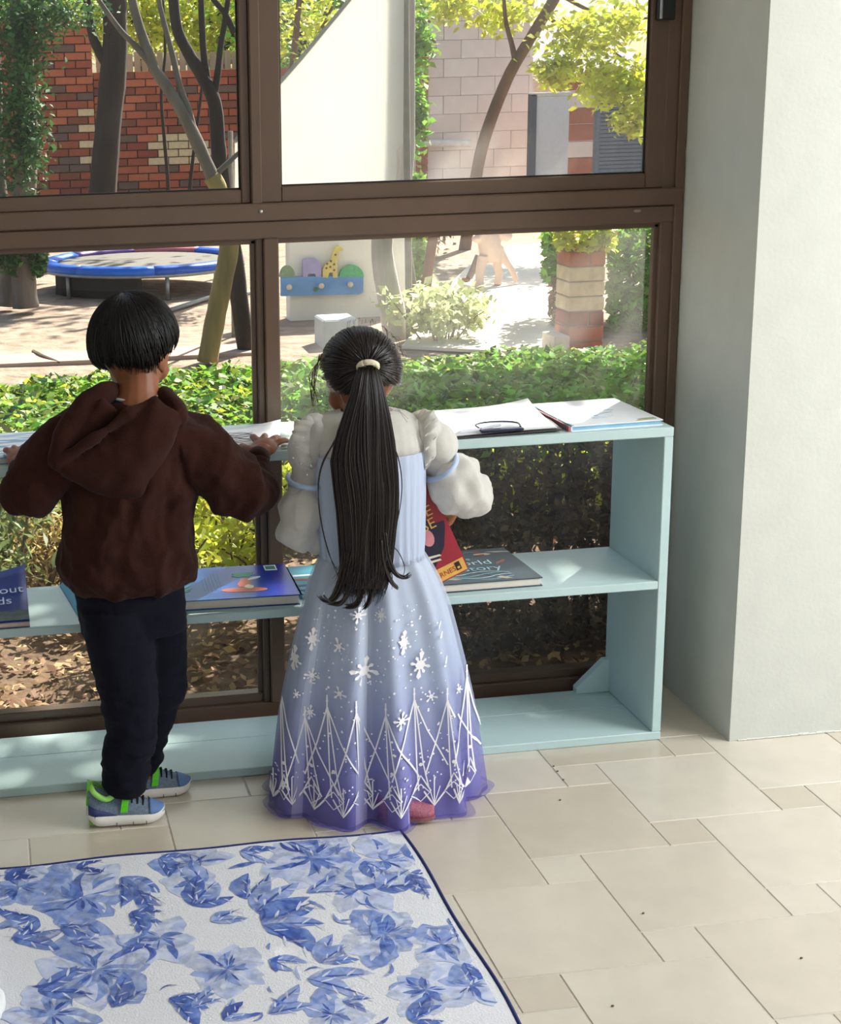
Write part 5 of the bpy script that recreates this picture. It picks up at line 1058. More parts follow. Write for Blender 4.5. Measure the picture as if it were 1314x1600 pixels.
hem = MB(); rws = [ringP(v, a, b, y, ry, 40, .9) for v, a, b, y, ry in ((896, 100, 302, -.005, .0945), (904, 102, 300, -.005, .0955), (914, 114, 290, -.004, .086), (917, 124, 284, -.002, .074))]
obj('hem_band', hem.rings(rws), M_HOOD, hoodie, True)
tc2 = P(211, 622, .006)
for nm, dz, r, c_ in (('shirt_collar', 0.0, .0075, '#151a33'), ('collar_stripe', .0085, .0030, '#dfe3e8')):
    obj(nm, MB().tube([tc2 + Vector((.052*math.cos(a), .050*math.sin(a), dz + .004*math.sin(a))) for a in [k*2*math.pi/28 for k in range(29)]], r, 8), mat(nm, c_, rough=0.8), boy, True)
# trousers
M_TRS = mat('navy_jersey', '#14141f', rough=0.92, var=0.12, scale=50, bump=0.2, bscale=350, sheen=0.03, spec=0.12)
mb = MB()
loft(mb, [(896, 116, 288, .0, .074), (925, 118, 288, .0, .078), (960, 124, 289, .0, .074), (985, 128, 288, .0, .066)])
loft(mb, [(950, 125, 235, -.022, .062), (1000, 134, 240, -.028, .060), (1050, 147, 243, -.032, .058), (1090, 157, 242, -.034, .056), (1120, 166, 243, -.036, .055), (1142, 172, 244, -.038, .054), (1156, 167, 240, -.040, .054), (1172, 161, 234, -.040, .052), (1200, 162, 229, -.042, .048), (1222, 165, 226, -.044, .045), (1234, 169, 222, -.044, .041)])
loft(mb, [(950, 190, 289, .024, .062), (1000, 196, 291, .030, .058), (1050, 200, 291, .034, .056), (1085, 202, 287, .038, .054), (1112, 204, 276, .042, .050), (1140, 206, 262, .048, .047), (1165, 208, 252, .052, .045), (1185, 210, 246, .056, .043), (1197, 212, 240, .058, .040)])
g1 = fold((9, 9, 17), .0130, 4.0); g2 = fold((20, 20, 30), .0045, 1.0)
def tdisp(p): k = min(1.0, max(.25, (.45-p.z)/.35)); return (g1(p) + g2(p))*k
trs = link_mesh('trousers', fuse(mb, .0052, 3, tdisp), M_TRS, boy, True)
obj('pocket_seam', MB().tube(catmull([P(275, 915, -.045), P(280, 945, -.040), P(279, 985, -.036)], 4), .0022, 6), M_TRS, trs)
# shoes
M_SOLE = mat('white_sole', '#e7e3db', rough=0.55, var=0.04); M_MESH = mat('grey_blue_mesh', '#76879a', rough=0.8, var=0.22, scale=160, bump=0.5, bscale=600)
M_NAVY = mat('shoe_navy', '#2b3468', rough=0.6); M_LIME = mat('lime_strap', '#62d81f', rough=0.5, var=0.08); M_LINE = mat('lime_lining', '#9ddf6a', rough=0.8)
def shoe(root, heel, ang, L, tilt, label=None):
    h = Vector(heel); R = Matrix.Rotation(ang, 3, 'Z') @ Matrix.Rotation(tilt, 3, 'Y')
    def W(x, y, z): return h + R @ Vector((x*L, y*L, z*L))
    wid = lambda t: .20*(min(1, (t+.02)/.12))**.5*(1-.12*math.sin(t*math.pi))*(1 if t < .68 else max(.02, 1-((t-.68)/.322)**2)**.5)
    s_ = thing_part('shoe', root)
    rs = []
    for i in range(29):
        t = i/24 if i < 22 else .875+.125*(1-(1-(i-21)/7)**2); w = wid(t)*1.06; zb = .10*max(0, (.20-t)/.20)**1.8 + .07*max(0, (t-.78)/.22)**2; zt = .155 - .03*t + .05*max(0, (t-.85)/.15)**2; zt = max(zt, zb+.06)
        rs.append([W(t*1.0-.0, sx*w*q, z) for sx, q, z in ((-1, .82, zb), (-1, 1, zb+.03), (-1, .98, zt), (1, .98, zt), (1, 1, zb+.03), (1, .82, zb))])
    so_ = obj('sole', MB().rings(rs), M_SOLE, root, True); so_.parent = s_
    for i in (9, 14, 18):
        t = i/24; g_ = obj('sole_groove', MB().obox(W(t, -wid(t)*1.065, .004), W(t+.012, -wid(t)*1.065, .004)-W(t, -wid(t)*1.065, .004), W(t, wid(t)*1.065, .004)-W(t, -wid(t)*1.065, .004), W(t, 0, .05)-W(t, 0, 0)), mat('groove', '#6d675f', rough=.8), root); g_.parent = s_
    obj('sole_insert', MB().obox(W(.03, -.17, .045), W(.20, -.17, .0)-W(.03, -.17, .045), W(.03, .17, .045)-W(.03, -.17, .045), W(.03, 0, .075)-W(.03, 0, .045)), mat('sole_green', '#7aa82a', rough=.6), root).parent = s_
    rs = []
    for i in range(21):
        t = .03 + .95*i/20; w = wid(t)*.99; z0 = .13 - .03*t
        top = .50 - .10*t/.3 if t < .3 else (.40 - .02*(t-.3)/.15 if t < .45 else .38 - .20*((t-.45)/.53)**1.1)
        rs.append([W(t, w*math.cos(a)*(1-.16*math.sin(a)), z0 + (top-z0)*max(0, math.sin(a))**.85) for a in [math.pi*k/14 for k in range(15)]] + [W(t, -w*.6, z0-.02), W(t, w*.6, z0-.02)])
    up_ = obj('upper', MB().rings(rs), M_MESH, root, True); up_.parent = s_
    obj('heel_panel', MB().rings([[W(t, sd*wid(t)*1.02, z) for sd, z in ((-1, .13), (-1, .13+.17*(1-t/.45)), (-.96, .13+.17*(1-t/.45)), (-.96, .13))] for t in [.03+.04*k for k in range(10)]]), M_NAVY, root, True).parent = s_
    obj('collar_lining', MB().tube(catmull([W(.075, -.03, .50), W(.12, -.15, .45), W(.26, -.165, .37), W(.38, -.12, .42), W(.44, 0, .47), W(.38, .12, .42), W(.26, .165, .37), W(.12, .15, .45), W(.075, .03, .50), W(.075, -.03, .50)], 4), .036*L, 8), M_LINE, root, True).parent = s_
    obj('heel_tab', MB().obox(W(.030, -.055, .24), W(.062, -.055, .55)-W(.030, -.055, .24), W(0, .11, 0)-W(0, 0, 0), W(-.028, 0, .008)-W(0, 0, 0)), M_LIME, root).parent = s_
    rs = []
    for k in range(13):
        a = math.pi*(.02 + .96*k/12); w = wid(.46)*1.03; rs.append([W(.43+dx+.05*math.sin(a), w*math.cos(a), .16 + dz + .27*math.sin(a)**.9) for dx, dz in ((0, 0), (.085, 0), (.085, .016), (0, .016))])
    obj('strap', MB().rings(rs), M_LIME, root).parent = s_
    for k in range(3):
        t = .58 + .07*k; w = wid(t)*.62; a0 = .38 - .20*((t-.45)/.53)**1.1; obj('lace', MB().tube(catmull([W(t, -w, a0*.72+.03), W(t+.01, -w*.5, a0-.005), W(t+.015, 0, a0+.018), W(t+.01, w*.5, a0-.005), W(t, w, a0*.72+.03)], 3), .013*L, 6), mat('lace_black', '#15161c', rough=.8), root, True).parent = s_
    rs = []
    for k in range(9):
        t = .80 + .19*k/8; w = wid(t)*1.005; top = .38 - .20*((t-.45)/.53)**1.1; rs.append([W(t+.004, w*math.cos(a)*1.0, .125 + (top-.115)*max(0, math.sin(a))**.85) for a in [math.pi*j/12 for j in range(13)]])
    obj('toe_cap', MB().rings(rs), mat('shoe_blue_toe', '#5f7fb0', rough=.7), root, True).parent = s_
    return s_
def thing_part(name, root):
    o = bpy.data.objects.new(name, None); COL.objects.link(o); o.parent = root; o.empty_display_size = .05; BASE[o.name] = base_of(root); return o
shoe(boy, (-1.380, -.050, .004), -.06, .170, .0)
shoe(boy, (-1.300, .062, .002), .03, .165, .0)

# ------------------------------------------------------------------ the girl
girl = thing('person', (-0.775, -0.05, 0), 'child with long ponytail in pale blue snowflake dress holding a red book', 'person')
hg_ = P(563, 578, .040); GR = head_frame(-.48, .38); mb = MB(); add_head(mb, hg_, GR, .98, .012); add_eyes(girl, hg_, GR, .98)
mb.tube([hg_ + GR @ Vector((0, -.016, -.035)), P(566, 625, .008), P(567, 655, -.004), P(568, 690, -.01)], [.048, .042, .043, .06], 16)
mb.rings([ringP(v, a, b, y, ry, 20) for v, a, b, y, ry in ((652, 510, 630, -.01, .040), (680, 495, 650, -.012, .052), (780, 505, 650, -.015, .058), (860, 510, 650, -.015, .060), (930, 505, 655, -.015, .065))])
sR, eR, wR = P(645, 675, -.005), P(730, 780, .0), P(716, 792, .108); sL, eL, wL = P(498, 678, -.005), P(465, 800, .0), P(520, 815, .07)
mb.tube([sR, (sR+eR)/2, eR, (eR+wR)/2, wR], [.034, .030, .027, .023, .016], 12); mb.tube([sL, (sL+eL)/2, eL, (eL+wL)/2, wL], [.034, .030, .027, .023, .016], 12)
add_hand(mb, wR, (-.98, .02, -.05), (.05, 1, .05), 1, .9, 0.35, .12); add_hand(mb, wL, (.9, .2, .1), (-.1, 1, 0), -1, .9, 0.4, .12)
for (u0, u2, v2, y2) in ((550, 500, 1255, -.09), (610, 622, 1270, -.12)): mb.tube([P(u0, 930, -.02), P((u0+u2)/2, 1090, -.04), P(u2, v2, y2)], [.048, .034, .024], 12)
link_mesh('body', fuse(mb, .0034, 3), M_SKIN, girl, True)
def zmin_girl(d):
    xs = [(-1, -.58), (-.3, -.58), (0, -.50), (.25, -.28), (.45, .22), (1, .42)]
    for (a, va), (b, vb) in zip(xs, xs[1:]):
        if d.y <= b: return va + (vb-va)*max(0, d.y-a)/(b-a)
    return .42
tie = P(575, 571, -.062); pl_ = GR.inverted() @ (tie - hg_)
gh = hair_cap(girl, hg_, GR, (.075, .091, .087), (pl_.x/.075, pl_.y/.091, pl_.z/.087), zmin_girl, M_HAIRB, 5, 1300, thick=.004, wob=.04)
q = random.Random(17)
# ponytail
EDG = [(574, 560, 590), (592, 553, 596), (612, 548, 601), (640, 538, 608), (680, 524, 616), (720, 515, 621), (760, 519, 624), (800, 524, 623), (840, 527, 618), (880, 530, 614), (915, 530, 610), (948, 540, 596)]
YD = [-.082, -.094, -.102, -.108, -.112, -.116, -.120, -.122, -.124, -.128, -.136, -.145]
DP = [.014, .016, .018, .020, .022, .024, .025, .025, .025, .024, .022, .016]
def tail(a, b, f): 
    x = f*(len(EDG)-1); i = min(int(x), len(EDG)-2); g_ = x-i; L_ = lambda A: A[i]*(1-g_) + A[i+1]*g_
    v = L_([e[0] for e in EDG]); lo = L_([e[1] for e in EDG]); hi = L_([e[2] for e in EDG]); y = L_(YD); d = L_(DP)
    return P((lo+hi)/2 + a*(hi-lo)/2, v, y + b*d)
def tail_strand(mb, a, b, f1, r, curl, n=16):
    pts = []
    for j in range(n):
        f = f1*j/(n-1); w = .10*math.sin(f*9 + a*5 + b*3) * (1-abs(a)); aa = max(-1, min(1, a*(1 if f < .85 else 1) + w)); p = tail(aa, b, f)
        if f > .84*f1 and curl: k = (f/f1-.84)/.16; p = p + Vector((curl*.030*k*k, 0, .020*k*k*k))
        pts.append(p)
    mb.tube(pts, [r*(.8 if j < 2 else 1)*(1 if j < n-4 else (n-j)/4.0) for j in range(n)], 5)
core = MB(); rows = []
for i in range(25):
    f = i/26; rows.append([tail(.86*math.cos(t)*(1+.06*math.sin(5*t+f*8)), .80*math.sin(t)*(1+.10*math.sin(9*t+f*6)), f) for t in [2*math.pi*k/36 for k in range(36)]])
pony = obj('ponytail', core.rings(rows), M_HAIRB, girl, True)
mb = MB()
for _ in range(1150):
    t = q.random()*2*math.pi; rr_ = q.random()**.45; a, b = rr_*math.cos(t), rr_*math.sin(t); tail_strand(mb, a, b, q.uniform(.86, 1.0), q.uniform(.0006, .0017), q.choice([0, -.5, .6, -1, .4])*q.random())
for path, r in (([(548, 860), (540, 895), (530, 925), (516, 940), (503, 930)], .0085), ([(556, 870), (548, 915), (534, 942), (514, 942)], .0080), ([(570, 880), (566, 920), (556, 946), (538, 950)], .0085), ([(600, 830), (606, 870), (618, 895), (632, 902), (641, 896)], .0065), ([(596, 840), (601, 880), (612, 908), (622, 918)], .0080), ([(585, 880), (584, 915), (578, 940), (570, 951)], .0085), ([(604, 860), (603, 885), (600, 905), (596, 922)], .0030)):
    for k in range(9):
        o_ = Vector((q.normalvariate(0, .003), q.normalvariate(0, .004), q.normalvariate(0, .002))); c_ = catmull([P(u, v, -.138)+o_ for u, v in path], 5); m_ = len(c_); mb.tube(c_, [r*.42*(1-.85*(i/(m_-1))**2) for i in range(m_)], 5)
for path in ([(548, 640), (522, 690), (503, 725), (497, 765), (503, 820), (516, 870), (530, 905)], [(545, 660), (514, 705), (499, 745), (499, 800), (512, 860), (526, 890)], [(606, 680), (622, 715), (628, 760), (622, 810), (610, 850)], [(608, 850), (622, 862), (632, 885), (630, 900)], [(540, 870), (530, 890), (528, 920)]):
    c_ = catmull([P(u, v, -.118) for u, v in path], 6); m_ = len(c_); mb.tube(c_, [.0016*(1-.6*i/(m_-1)) for i in range(m_)], 5)
tag(obj('ponytail_strands', mb, M_HAIRB, pony, True), kind='stuff')
ax = (P(577, 600, -.090)-tie).normalized(); a1 = ax.orthogonal().normalized(); a2 = ax.cross(a1); tie2 = P(575, 573, -.080)
obj('hair_tie', MB().tube([tie2 + a1*.0185*math.cos(t) + a2*.0185*math.sin(t) for t in [k*2*math.pi/24 for k in range(25)]], .0062, 8), mat('cream_hair_tie', '#e6dcc0', rough=.8, bump=.3), girl, True)
# loose wisps
mb = MB()
for _ in range(40):
    an = q.uniform(-.3, 1.9); p = P(563 + 66*math.cos(an), 570 - 70*math.sin(an), .0 + q.uniform(-.04, .05)); d_ = Vector((math.cos(an)*q.uniform(.2, 1), q.uniform(-.4, .4), math.sin(an)*q.uniform(-.2, .9) - .3)); l_ = q.uniform(.012, .035)
    mb.tube(catmull([p - d_*.006, p + d_*l_*.5, p + d_*l_ + Vector((0, 0, -l_*.5))], 3), .0004, 3)
for k in range(14):
    u = 497 + q.uniform(-3, 3); c_ = catmull([P(500+q.uniform(-2, 4), 560+q.uniform(-8, 8), .045), P(u-7+q.uniform(-5, 3), 590+q.uniform(-8, 8), .05), P(u-3+q.uniform(-8, 5), 625+q.uniform(-14, 10), .055)], 4); mb.tube(c_, .0006, 3)
for k in range(16):
    u, v = q.uniform(600, 622), q.uniform(585, 640); p = P(u, v, -.05+q.uniform(-.03, .03)); mb.tube(catmull([p, p + Vector((q.uniform(.0, .02), 0, q.uniform(-.02, .006))), p + Vector((q.uniform(.005, .035), q.uniform(-.01, .01), q.uniform(-.04, -.005)))], 3), .0004, 3)
tag(obj('hair_wisps', mb, mat('wisp_brown', '#5a3520', rough=.4, spec=.6, trans=.35), gh), kind='stuff')  # lighter brown makes the wisps look sunlit by colour

# dress
M_BOD = mat('ice_blue_satin', '#c3cfe6', rough=0.55, var=0.05, scale=12, bump=0.12, bscale=80, stretch=(1,1,.2), trans=.2, sheen=.2)
M_SHEER = mat('sheer_white', '#f0ede7', rough=0.7, var=0.04, scale=60, bump=.25, bscale=500, trans=.42, sheen=.3)
M_RIB = mat('blue_ribbon', '#b9cbe6', rough=.4, trans=.15)
dress = thing_part('dress', girl)
def dpart(name, me_or_mb, m, smooth=True):
    o = link_mesh(name, me_or_mb if not isinstance(me_or_mb, MB) else me_or_mb.mesh(name), m, girl, smooth); o.parent = dress; return o
def pleat(v_rows, n=120, amp=.002, freq=34, ph=0.0, nse=0):
    rs = []
    for (v, a, b, y, ry, k) in v_rows:
        r = ringP(v, a, b, y, ry, n, .92); c = sum(r, Vector())/n
        rs.append([c + (p-c)*(1 + amp*k*math.sin(freq*2*math.pi*i/n + ph + 2*mnoise.noise(Vector((i*.15, v*.02, nse))))/max(.02, (p-c).length)) for i, p in enumerate(r)])
    return rs
inner = lambda rs, k=.96: [[(sum(r, Vector())/len(r)) + (p - sum(r, Vector())/len(r))*k for p in r] for r in rs]
def shell(rs, k=.955): return MB().rings(rs + inner(rs, k)[::-1] + [rs[0]], caps=False)
dpart('yoke', shell(pleat([(640, 532, 612, -.004, .050, 0), (646, 505, 636, -.006, .056, 0), (655, 488, 652, -.008, .062, .3), (670, 484, 658, -.010, .068, .5), (690, 484, 660, -.012, .074, .7), (709, 486, 661, -.012, .077, .8)], amp=.0010)), M_SHEER)
dpart('bodice', shell(pleat([(704, 485, 662, -.012, .0785, .6), (730, 487, 663, -.014, .080, .8), (770, 491, 663, -.016, .080, .9), (810, 495, 662, -.018, .079, 1.1), (845, 499, 661, -.020, .077, 1.6), (862, 501, 660, -.021, .076, 2.0), (872, 501, 660, -.021, .076, 2.0)], amp=.0014)), M_BOD)
# sleeves
def fabric_blob(parts, voxel, amp, sc, seed):
    mb = MB()
    for c_, r_, R in parts: mb.ell(c_, r_, 22, 14, R)
    return fuse(mb, voxel, 3, fold(sc, amp, seed))
RotY = lambda a: Matrix.Rotation(a, 3, 'Y')
dpart('sleeve_cap', fabric_blob([(P(478, 700, -.004), (.036, .052, .056), RotY(.25)), (P(492, 672, -.006), (.030, .045, .034), None)], .0045, .005, (26, 26, 9), 1.0), M_SHEER)
dpart('sleeve_cap', fabric_blob([(P(682, 690, -.004), (.040, .054, .050), RotY(-.6)), (P(662, 668, -.006), (.034, .048, .036), None)], .0045, .005, (26, 26, 8), 2.0), M_SHEER)
dpart('sleeve_puff', fabric_blob([(P(471, 800, .002), (.042, .056, .066), RotY(.10)), (P(466, 828, .006), (.042, .054, .040), None), (P(490, 835, .03), (.030, .05, .034), None)], .0045, .0120, (19, 19, 8), 3.0), M_SHEER)
dpart('sleeve_puff', fabric_blob([(P(712, 757, .004), (.060, .060, .066), RotY(-.5)), (P(732, 775, .012), (.042, .054, .048), None), (P(748, 768, .02), (.024, .04, .034), None), (P(690, 730, .0), (.030, .05, .030), None)], .0045, .0130, (16, 16, 12), 4.0), M_SHEER)
# sleeve tubes between cap and puff
for a_, b_ in ((P(488, 690, -.004), P(470, 800, .002)), (P(655, 685, -.004), P(722, 772, .002))):
    dpart('sleeve_tube', MB().tube([a_ + (b_-a_)*k/6 for k in range(7)], [.036, .037, .035, .033, .036, .038, .038], 20), M_SHEER)
def band(c_, axis, rx, ry, r=.006):
    ax_ = Vector(axis).normalized(); e1 = (Vector((0, 1, 0)) - ax_*ax_.y).normalized(); e2 = ax_.cross(e1); pts = [Vector(c_) + e1*ry*math.cos(t) + e2*rx*math.sin(t) for t in [k*2*math.pi/32 for k in range(33)]]
    return MB().tube(pts, r, 8)
dpart('ribbon', band(P(475, 752, 0), (P(468, 800, 0)-P(483, 705, 0)), .034, .058), M_RIB)
dpart('ribbon', band(P(687, 728, 0), (P(715, 760, 0)-P(660, 690, 0)), .041, .060), M_RIB)
def ruffle(pts, out_, wd_, n=60, amp=.0035):
    c_ = catmull(pts, 8); a = []; 
    for i, p in enumerate(c_):
        t = i/(len(c_)-1); w = wd_*(.35+.65*math.sin(t*math.pi)**.5); a.append([p, p + Vector(out_)*w*.5 + Vector((0, amp*math.sin(i*1.7), 0)), p + Vector(out_)*w + Vector((0, 1.6*amp*math.sin(i*1.7+.4), .004*math.sin(i*1.1))), p + Vector(out_)*w + Vector((0, 1.6*amp*math.sin(i*1.7+.4)+.0012, .004*math.sin(i*1.1))), p + Vector(out_)*w*.5 + Vector((0, amp*math.sin(i*1.7)+.0012, 0)), p + Vector((0, .0012, 0))])
    return MB().rings(a)
dpart('ruffle', ruffle([P(500, 655, -.02), P(486, 668, -.055), P(484, 700, -.062), P(492, 735, -.05)], (-.93, -.1, .30), .040), M_SHEER)
dpart('ruffle', ruffle([P(648, 652, -.02), P(658, 662, -.055), P(662, 690, -.062), P(664, 735, -.05)], (.75, -.1, .62), .040), M_SHEER)
mb = MB()
for u, v in ((467, 702), (452, 740), (470, 725), (480, 742), (458, 716), (462, 690), (474, 684), (486, 727)): mb.ell(P(u, v, -.062), (.0022, .0022, .0022), 8, 6)
tag(dpart('rhinestones', mb, mat('rhinestone', '#e8eef2', rough=.08, metal=.5)), kind='stuff')
# skirt
SK = [(866, 500, 661, .066), (885, 490, 672, .074), (910, 481, 684, .084), (950, 471, 698, .096), (1000, 459, 710, .110), (1050, 447, 721, .124), (1100, 437, 731, .138), (1150, 430, 738, .152), (1200, 425, 744, .164), (1240, 421, 748, .174), (1275, 418, 750, .182)]
SYC = -.030
SFY = .098     # the skirt is pressed flat where it meets the bookcase
def skirt_pt(th, s, k=1.0, ph=0.0, amp=1.0):
    """th=0 faces the camera; s 0 waist .. 1 hem"""
    x = s*(len(SK)-1); i = min(int(x), len(SK)-2); f = x-i; L_ = lambda j: SK[i][j]*(1-f)+SK[i+1][j]*f
    v, uL, uR, ry = L_(0), L_(1), L_(2), L_(3); a, b = P(uL, v, SYC), P(uR, v, SYC); c = (a+b)/2; rx = (b-a).length/2
    fl = amp*(.0038 + .018*s)*(math.sin(9*th + ph + 1.3*math.sin(2*th) + .8*s) + .55*math.sin(17*th + 2*ph + 1.1)*(1-.2*s))
    dx, dy = math.sin(th), -math.cos(th); px_ = c.x + dx*(rx*k + fl*.55); py_ = c.y + .005 + dy*(ry*k + fl)
    return Vector((px_, min(py_, SFY-.004*(1-k)*10), c.z))
def skirt_shell(s0, s1, k, ph, th, n=150, m=26, amp=1.0, wavy=0.0):
    rs = []
    for i in range(m+1):
        s = s0+(s1-s0)*i/m; rs.append([skirt_pt(2*math.pi*j/n, min(1, s), k, ph, amp) + Vector((0, 0, wavy*math.sin(7*2*math.pi*j/n + ph)*max(0, s-.9)*10 if i == m else 0)) for j in range(n)])
    r2 = [[p*1.0 + Vector((0, 0, -.0002)) for p in r] for r in rs]
    return MB().rings(rs, caps=False)
M_LIN = ramp_z_mat('skirt_lining', [(0.0, '#a49cd0'), (0.14, '#a9abd8'), (0.26, '#bcc6e2'), (0.40, '#ccd6e8'), (0.6, '#d2dbe8')], wave=.05, trans=.18)
M_TUL = ramp_z_mat('skirt_tulle', [(0.0, '#6257bd'), (0.10, '#8781cc'), (0.22, '#b3b7de'), (0.34, '#ccd5ea'), (0.6, '#dbe1ec')], wave=.04, alpha=(0.02, .45, .5, .40), trans=.4)
dpart('skirt_lining', skirt_shell(0, .90, .95, 0.0, 0), M_LIN)
dpart('skirt_overlay', skirt_shell(0, 1.0, 1.0, 0.35, 0, amp=1.0), M_TUL)
def hem_shell():
    rs = []; n = 170
    for i in range(7):
        e = i/6; rs.append([(lambda p, t: Vector((p.x + math.sin(t)*.012*e + .006*e*math.sin(11*t), min(p.y - math.cos(t)*.020*e, SFY), max(.010, p.z*(1-e) + .012*e + .004*math.sin(8*t)))))(skirt_pt(2*math.pi*j/n, .955+.045*min(1, e*2), .985, .35), 2*math.pi*j/n) for j in range(n)])
    return MB().rings(rs, caps=False)
dpart('hem_tulle', hem_shell(), ramp_z_mat('hem_tulle', [(0.0, '#5546b6'), (0.2, '#7a72c6')], alpha=(0.0, .38, .1, .45), trans=.4))
# printed snowflakes and spires
FV = []
for i in range(101): p = skirt_pt(0, i/100, 1.0, .35); FV.append(proj(p)[1])
def skirt_uv(u, v, lift=.0035):
    s = float(np.interp(v, FV, np.linspace(0, 1, 101)))
    lo, hi = -1.45, 1.45
    for _ in range(22):
        m_ = (lo+hi)/2
        if proj(skirt_pt(m_, s, 1.0, .35))[0] < u: lo = m_
        else: hi = m_
    th = (lo+hi)/2; p = skirt_pt(th, s, 1.0, .35); return p + Vector((math.sin(th), -math.cos(th), .1))*lift
PR = MB()
def stroke(pts, w):
    pts = [Vector((p[0], p[1], 0)) for p in pts]; res = []
    for i in range(len(pts)-1):
        a, b = pts[i], pts[i+1]; n = max(1, int((b-a).length/9))
        for k in range(n): res.append(a + (b-a)*k/n)
    res.append(pts[-1]); L_, R_2 = [], []
    for i, p in enumerate(res):
        d = (res[min(i+1, len(res)-1)] - res[max(i-1, 0)]).normalized(); nn = Vector((-d.y, d.x, 0))*w/2; L_.append(skirt_uv(p.x+nn.x, p.y+nn.y)); R_2.append(skirt_uv(p.x-nn.x, p.y-nn.y))
    m_ = len(res); PR.add(L_+R_2, [(i, i+1, m_+i+1, m_+i) for i in range(m_-1)])
def dot(u, v, r): PR.add([skirt_uv(u+r*math.cos(t), v+r*math.sin(t)) for t in [k*math.pi/3 for k in range(6)]], [tuple(range(6))])
def flake(u, v, r, n=8, sq=1.0):
    for k in range(n):
        a = 2*math.pi*k/n + .2; c_, s_ = math.cos(a)*sq, math.sin(a); rr_ = r*(1 if k % 2 == 0 else .72)
        PR.add([skirt_uv(u+c_*rr_*t+o_*-s_*rr_, v+s_*rr_*t+o_*c_*rr_) for t, o_ in ((.12, 0), (.55, .10), (.82, .17), (1.0, 0), (.82, -.17), (.55, -.10))], [(0, 1, 2, 3, 4, 5)])
    dot(u, v, r*.34)
for u, v, r, n, sq in ((569, 1052, 24, 8, 1), (655, 1050, 23, 8, .7), (630, 1010, 20, 8, .45), (490, 1005, 20, 8, .6), (489, 1065, 13, 8, 1), (627, 1130, 14, 8, 1), (531, 1085, 12, 6, 1), (462, 1042, 20, 8, .6), (486, 1125, 13, 8, .7), (672, 1103, 11, 6, 1), (560, 960, 14, 8, 1), (595, 962, 13, 8, .7), (530, 1012, 13, 6, .8), (465, 1095, 9, 6, .8), (715, 1110, 10, 6, .6)): flake(u, v, r, n, sq)
q2 = random.Random(33)
for _ in range(230):
    u, v = q2.uniform(455, 725), q2.uniform(950, 1215)
    u = 580 + (u-580)*(.62+.38*(v-900)/300); dot(u, v, q2.uniform(.9, 2.1))
for uc, top in ((440, 1100), (478, 1135), (512, 1110), (557, 1115), (602, 1120), (646, 1105), (697, 1110), (727, 1100)):
    k = 1.0 if 470 < uc < 700 else .55; kx = lambda d: uc + d*k; bot = 1250
    stroke([(uc, top-20), (uc, top)], 2.2); dot(uc, top-10, 2.0); stroke([(uc, top), (kx(4), bot-40), (kx(7), bot+2)], 2.0); stroke([(uc+1, top), (kx(14), bot-40), (kx(22), bot-4)], 2.0)
    stroke([(uc, top), (kx(-15), top+58), (kx(-34), top+118)], 2.2); stroke([(uc, top), (kx(20), top+50), (kx(52), top+110)], 2.2)
    stroke([(kx(-2), bot+5), (kx(10), bot-22), (kx(26), bot+4)], 2.4); stroke([(kx(10), bot-8), (kx(24), bot+6), (kx(10), bot+20), (kx(-4), bot+6), (kx(10), bot-8)], 1.7)
    stroke([(kx(-4), bot+8), (kx(-20), bot+28), (kx(-36), bot+4)], 2.6); stroke([(kx(-20), bot+26), (kx(-20), bot-18)], 1.8); stroke([(kx(-20), bot+26), (kx(-28), bot-2)], 1.4); stroke([(kx(-20), bot+26), (kx(-11), bot-2)], 1.4); dot(kx(10), bot-40, 3.2)
    for j in range(9): dot(kx(q2.uniform(-38, -4)), bot-q2.uniform(2, 30), 1.4)
tag(dpart('snowflake_print', PR, mat('silver_white_print', '#f0ecee', rough=.4, var=.04), False), kind='stuff')
# girl's shoes
M_PINK = mat('pink_glitter', '#a85a70', rough=.35, var=.35, scale=300, bump=.4, bscale=500)
def slipper(h, ang, L):
    h = Vector(h); R = Matrix.Rotation(ang, 3, 'Z'); W = lambda x, y, z: h + R @ Vector((x*L, y*L, z*L)); s_ = thing_part('shoe', girl)
    wid = lambda t: .19*(min(1, (t+.03)/.14))**.5*(1 if t < .66 else max(.02, 1-((t-.66)/.343)**2)**.5)
    obj('sole', MB().rings([[W(t, sx*wid(t), z) for sx, z in ((-1, 0), (-1, .07), (1, .07), (1, 0))] for t in [k/16 for k in range(17)]]), mat('pink_sole', '#8c5a5e', rough=.6), girl).parent = s_
    obj('upper', MB().rings([[W(t, wid(t)*.98*math.cos(a), .06 + ((.36-.12*t) if t < .3 else .32-.16*(t-.3)/.7)*max(0, math.sin(a))**.8) for a in [math.pi*k/12 for k in range(13)]] for t in [.02+.96*k/16 for k in range(17)]]), M_PINK, girl, True).parent = s_
slipper((-.765, -.160, .008), -.22, .125); slipper((-.90, -.10, .001), 1.3, .14)
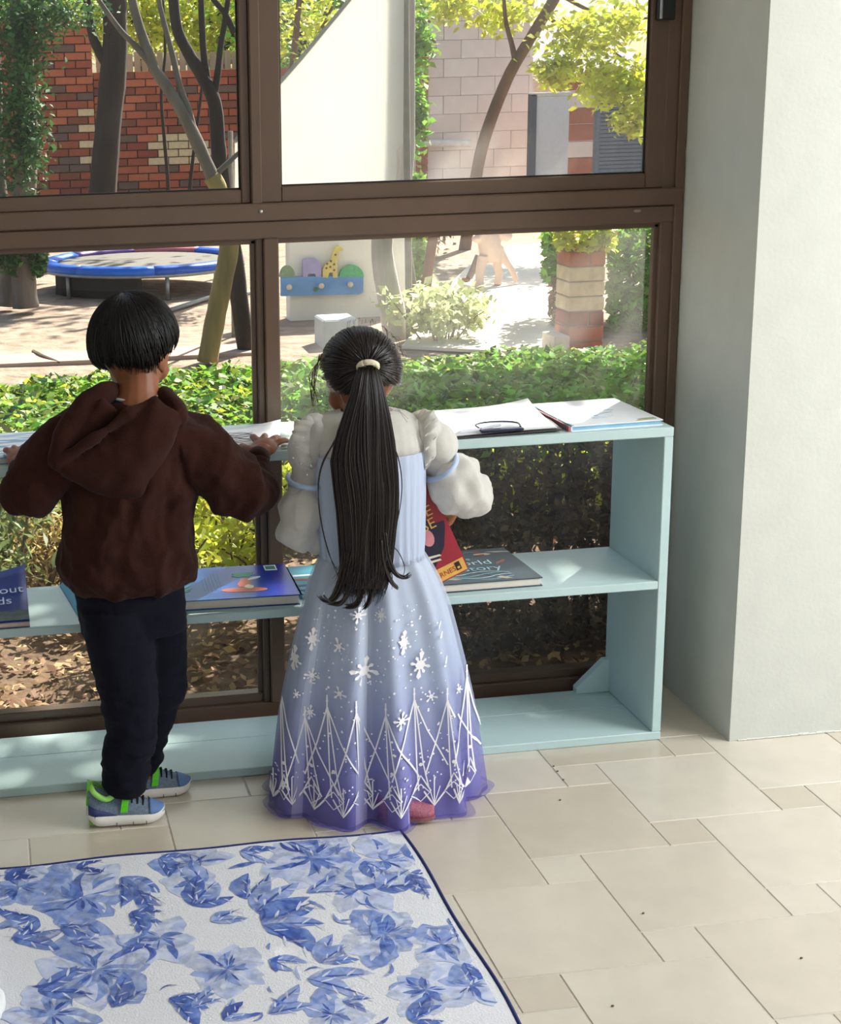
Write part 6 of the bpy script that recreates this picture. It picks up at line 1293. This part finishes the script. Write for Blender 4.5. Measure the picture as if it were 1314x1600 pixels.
# red board book she holds
br, ur = P(733, 889, .082), P(668, 746, .082); upv = (ur-br); lv_ = P(650, 921, .082)-br; upv.y = lv_.y = 0
H_ = upv.length; un = upv.normalized(); ln_ = Vector((-un.z, 0, un.x)); ln_ = ln_ if ln_.x < 0 else -ln_
W_ = .178; bb = thing('board_book', br, 'red and navy board book held in front of the girl', 'book')
def corner_poly(rad=.010):
    pts = []
    for (cx_, cy_, a0) in ((rad, rad, math.pi), (W_-rad, rad, 1.5*math.pi), (W_-rad, H_-rad, 0), (rad, H_-rad, .5*math.pi)):
        for k in range(6): a = a0 + k*math.pi/10; pts.append((cx_+rad*math.cos(a), cy_+rad*math.sin(a)))
    return [br + ln_*x + un*y for x, y in pts]
bpts = corner_poly()
fcv = obj('front_cover', MB().poly(bpts, (0, .003, 0)), mat('book_crimson', '#9c1f33', rough=.35, var=.12), bb)
obj('page_block', MB().poly([p + Vector((0, .003, 0)) for p in bpts], (0, .012, 0)), M_PAGE, bb)
obj('back_cover', MB().poly([p + Vector((0, .015, 0)) for p in bpts], (0, .003, 0)), MATS['book_crimson'], bb)
def bq(pts, m, k=1): return obj('cover_picture', MB().poly([br + ln_*x + un*y + Vector((0, -.0004*k, 0)) for x, y in pts], (0, -.0003, 0)), m, fcv)
bq([(.003, .003), (W_-.003, .003), (W_-.003, .034), (.003, .034)], mat('book_yellow', '#e3ac54', rough=.4), 1)
bq([(.068, .040), (.030, .076), (.010, .118), (.006, .132), (.03, .136), (.055, .165), (.10, .175), (.172, .16), (.172, .040)], mat('book_navy', '#1a1434', rough=.4), 1)
bq([(.056+.014*math.cos(t), .112+.021*math.sin(t)) for t in [k*math.pi/9 for k in range(18)]], mat('book_pink', '#d98a92', rough=.4), 3)
bq([(.048, .050), (.082, .056), (.078, .061), (.050, .055)], mat('book_cream', '#e6d8c2', rough=.4), 3); bq([(.044, .060), (.076, .066), (.072, .071), (.047, .065)], mat('book_cream', '#e6d8c2'), 3)
bq([(.014, .010), (.026, .010), (.026, .030), (.014, .030)], mat('book_black', '#2a1512', rough=.4), 3); bq([(.017, .014), (.023, .014), (.023, .019), (.017, .019)], mat('book_yellow', '#e3ac54'), 5)
rd = -ln_
link_mesh('author_lettering', text_mesh('ARNES', .017, br + ln_*.078 + un*.012 + Vector((0, -.0014, 0)), rd, un, .0), mat('book_redtext', '#a3271f', rough=.4), fcv)
for s_, x_, y_ in (('SE', .056, .158), ('SE', .060, .128)): link_mesh('title_lettering', text_mesh(s_, .036, br + ln_*x_ + un*y_ + Vector((0, -.0018, 0)), rd, un, .0), mat('book_gold', '#e0b665', rough=.4), fcv)
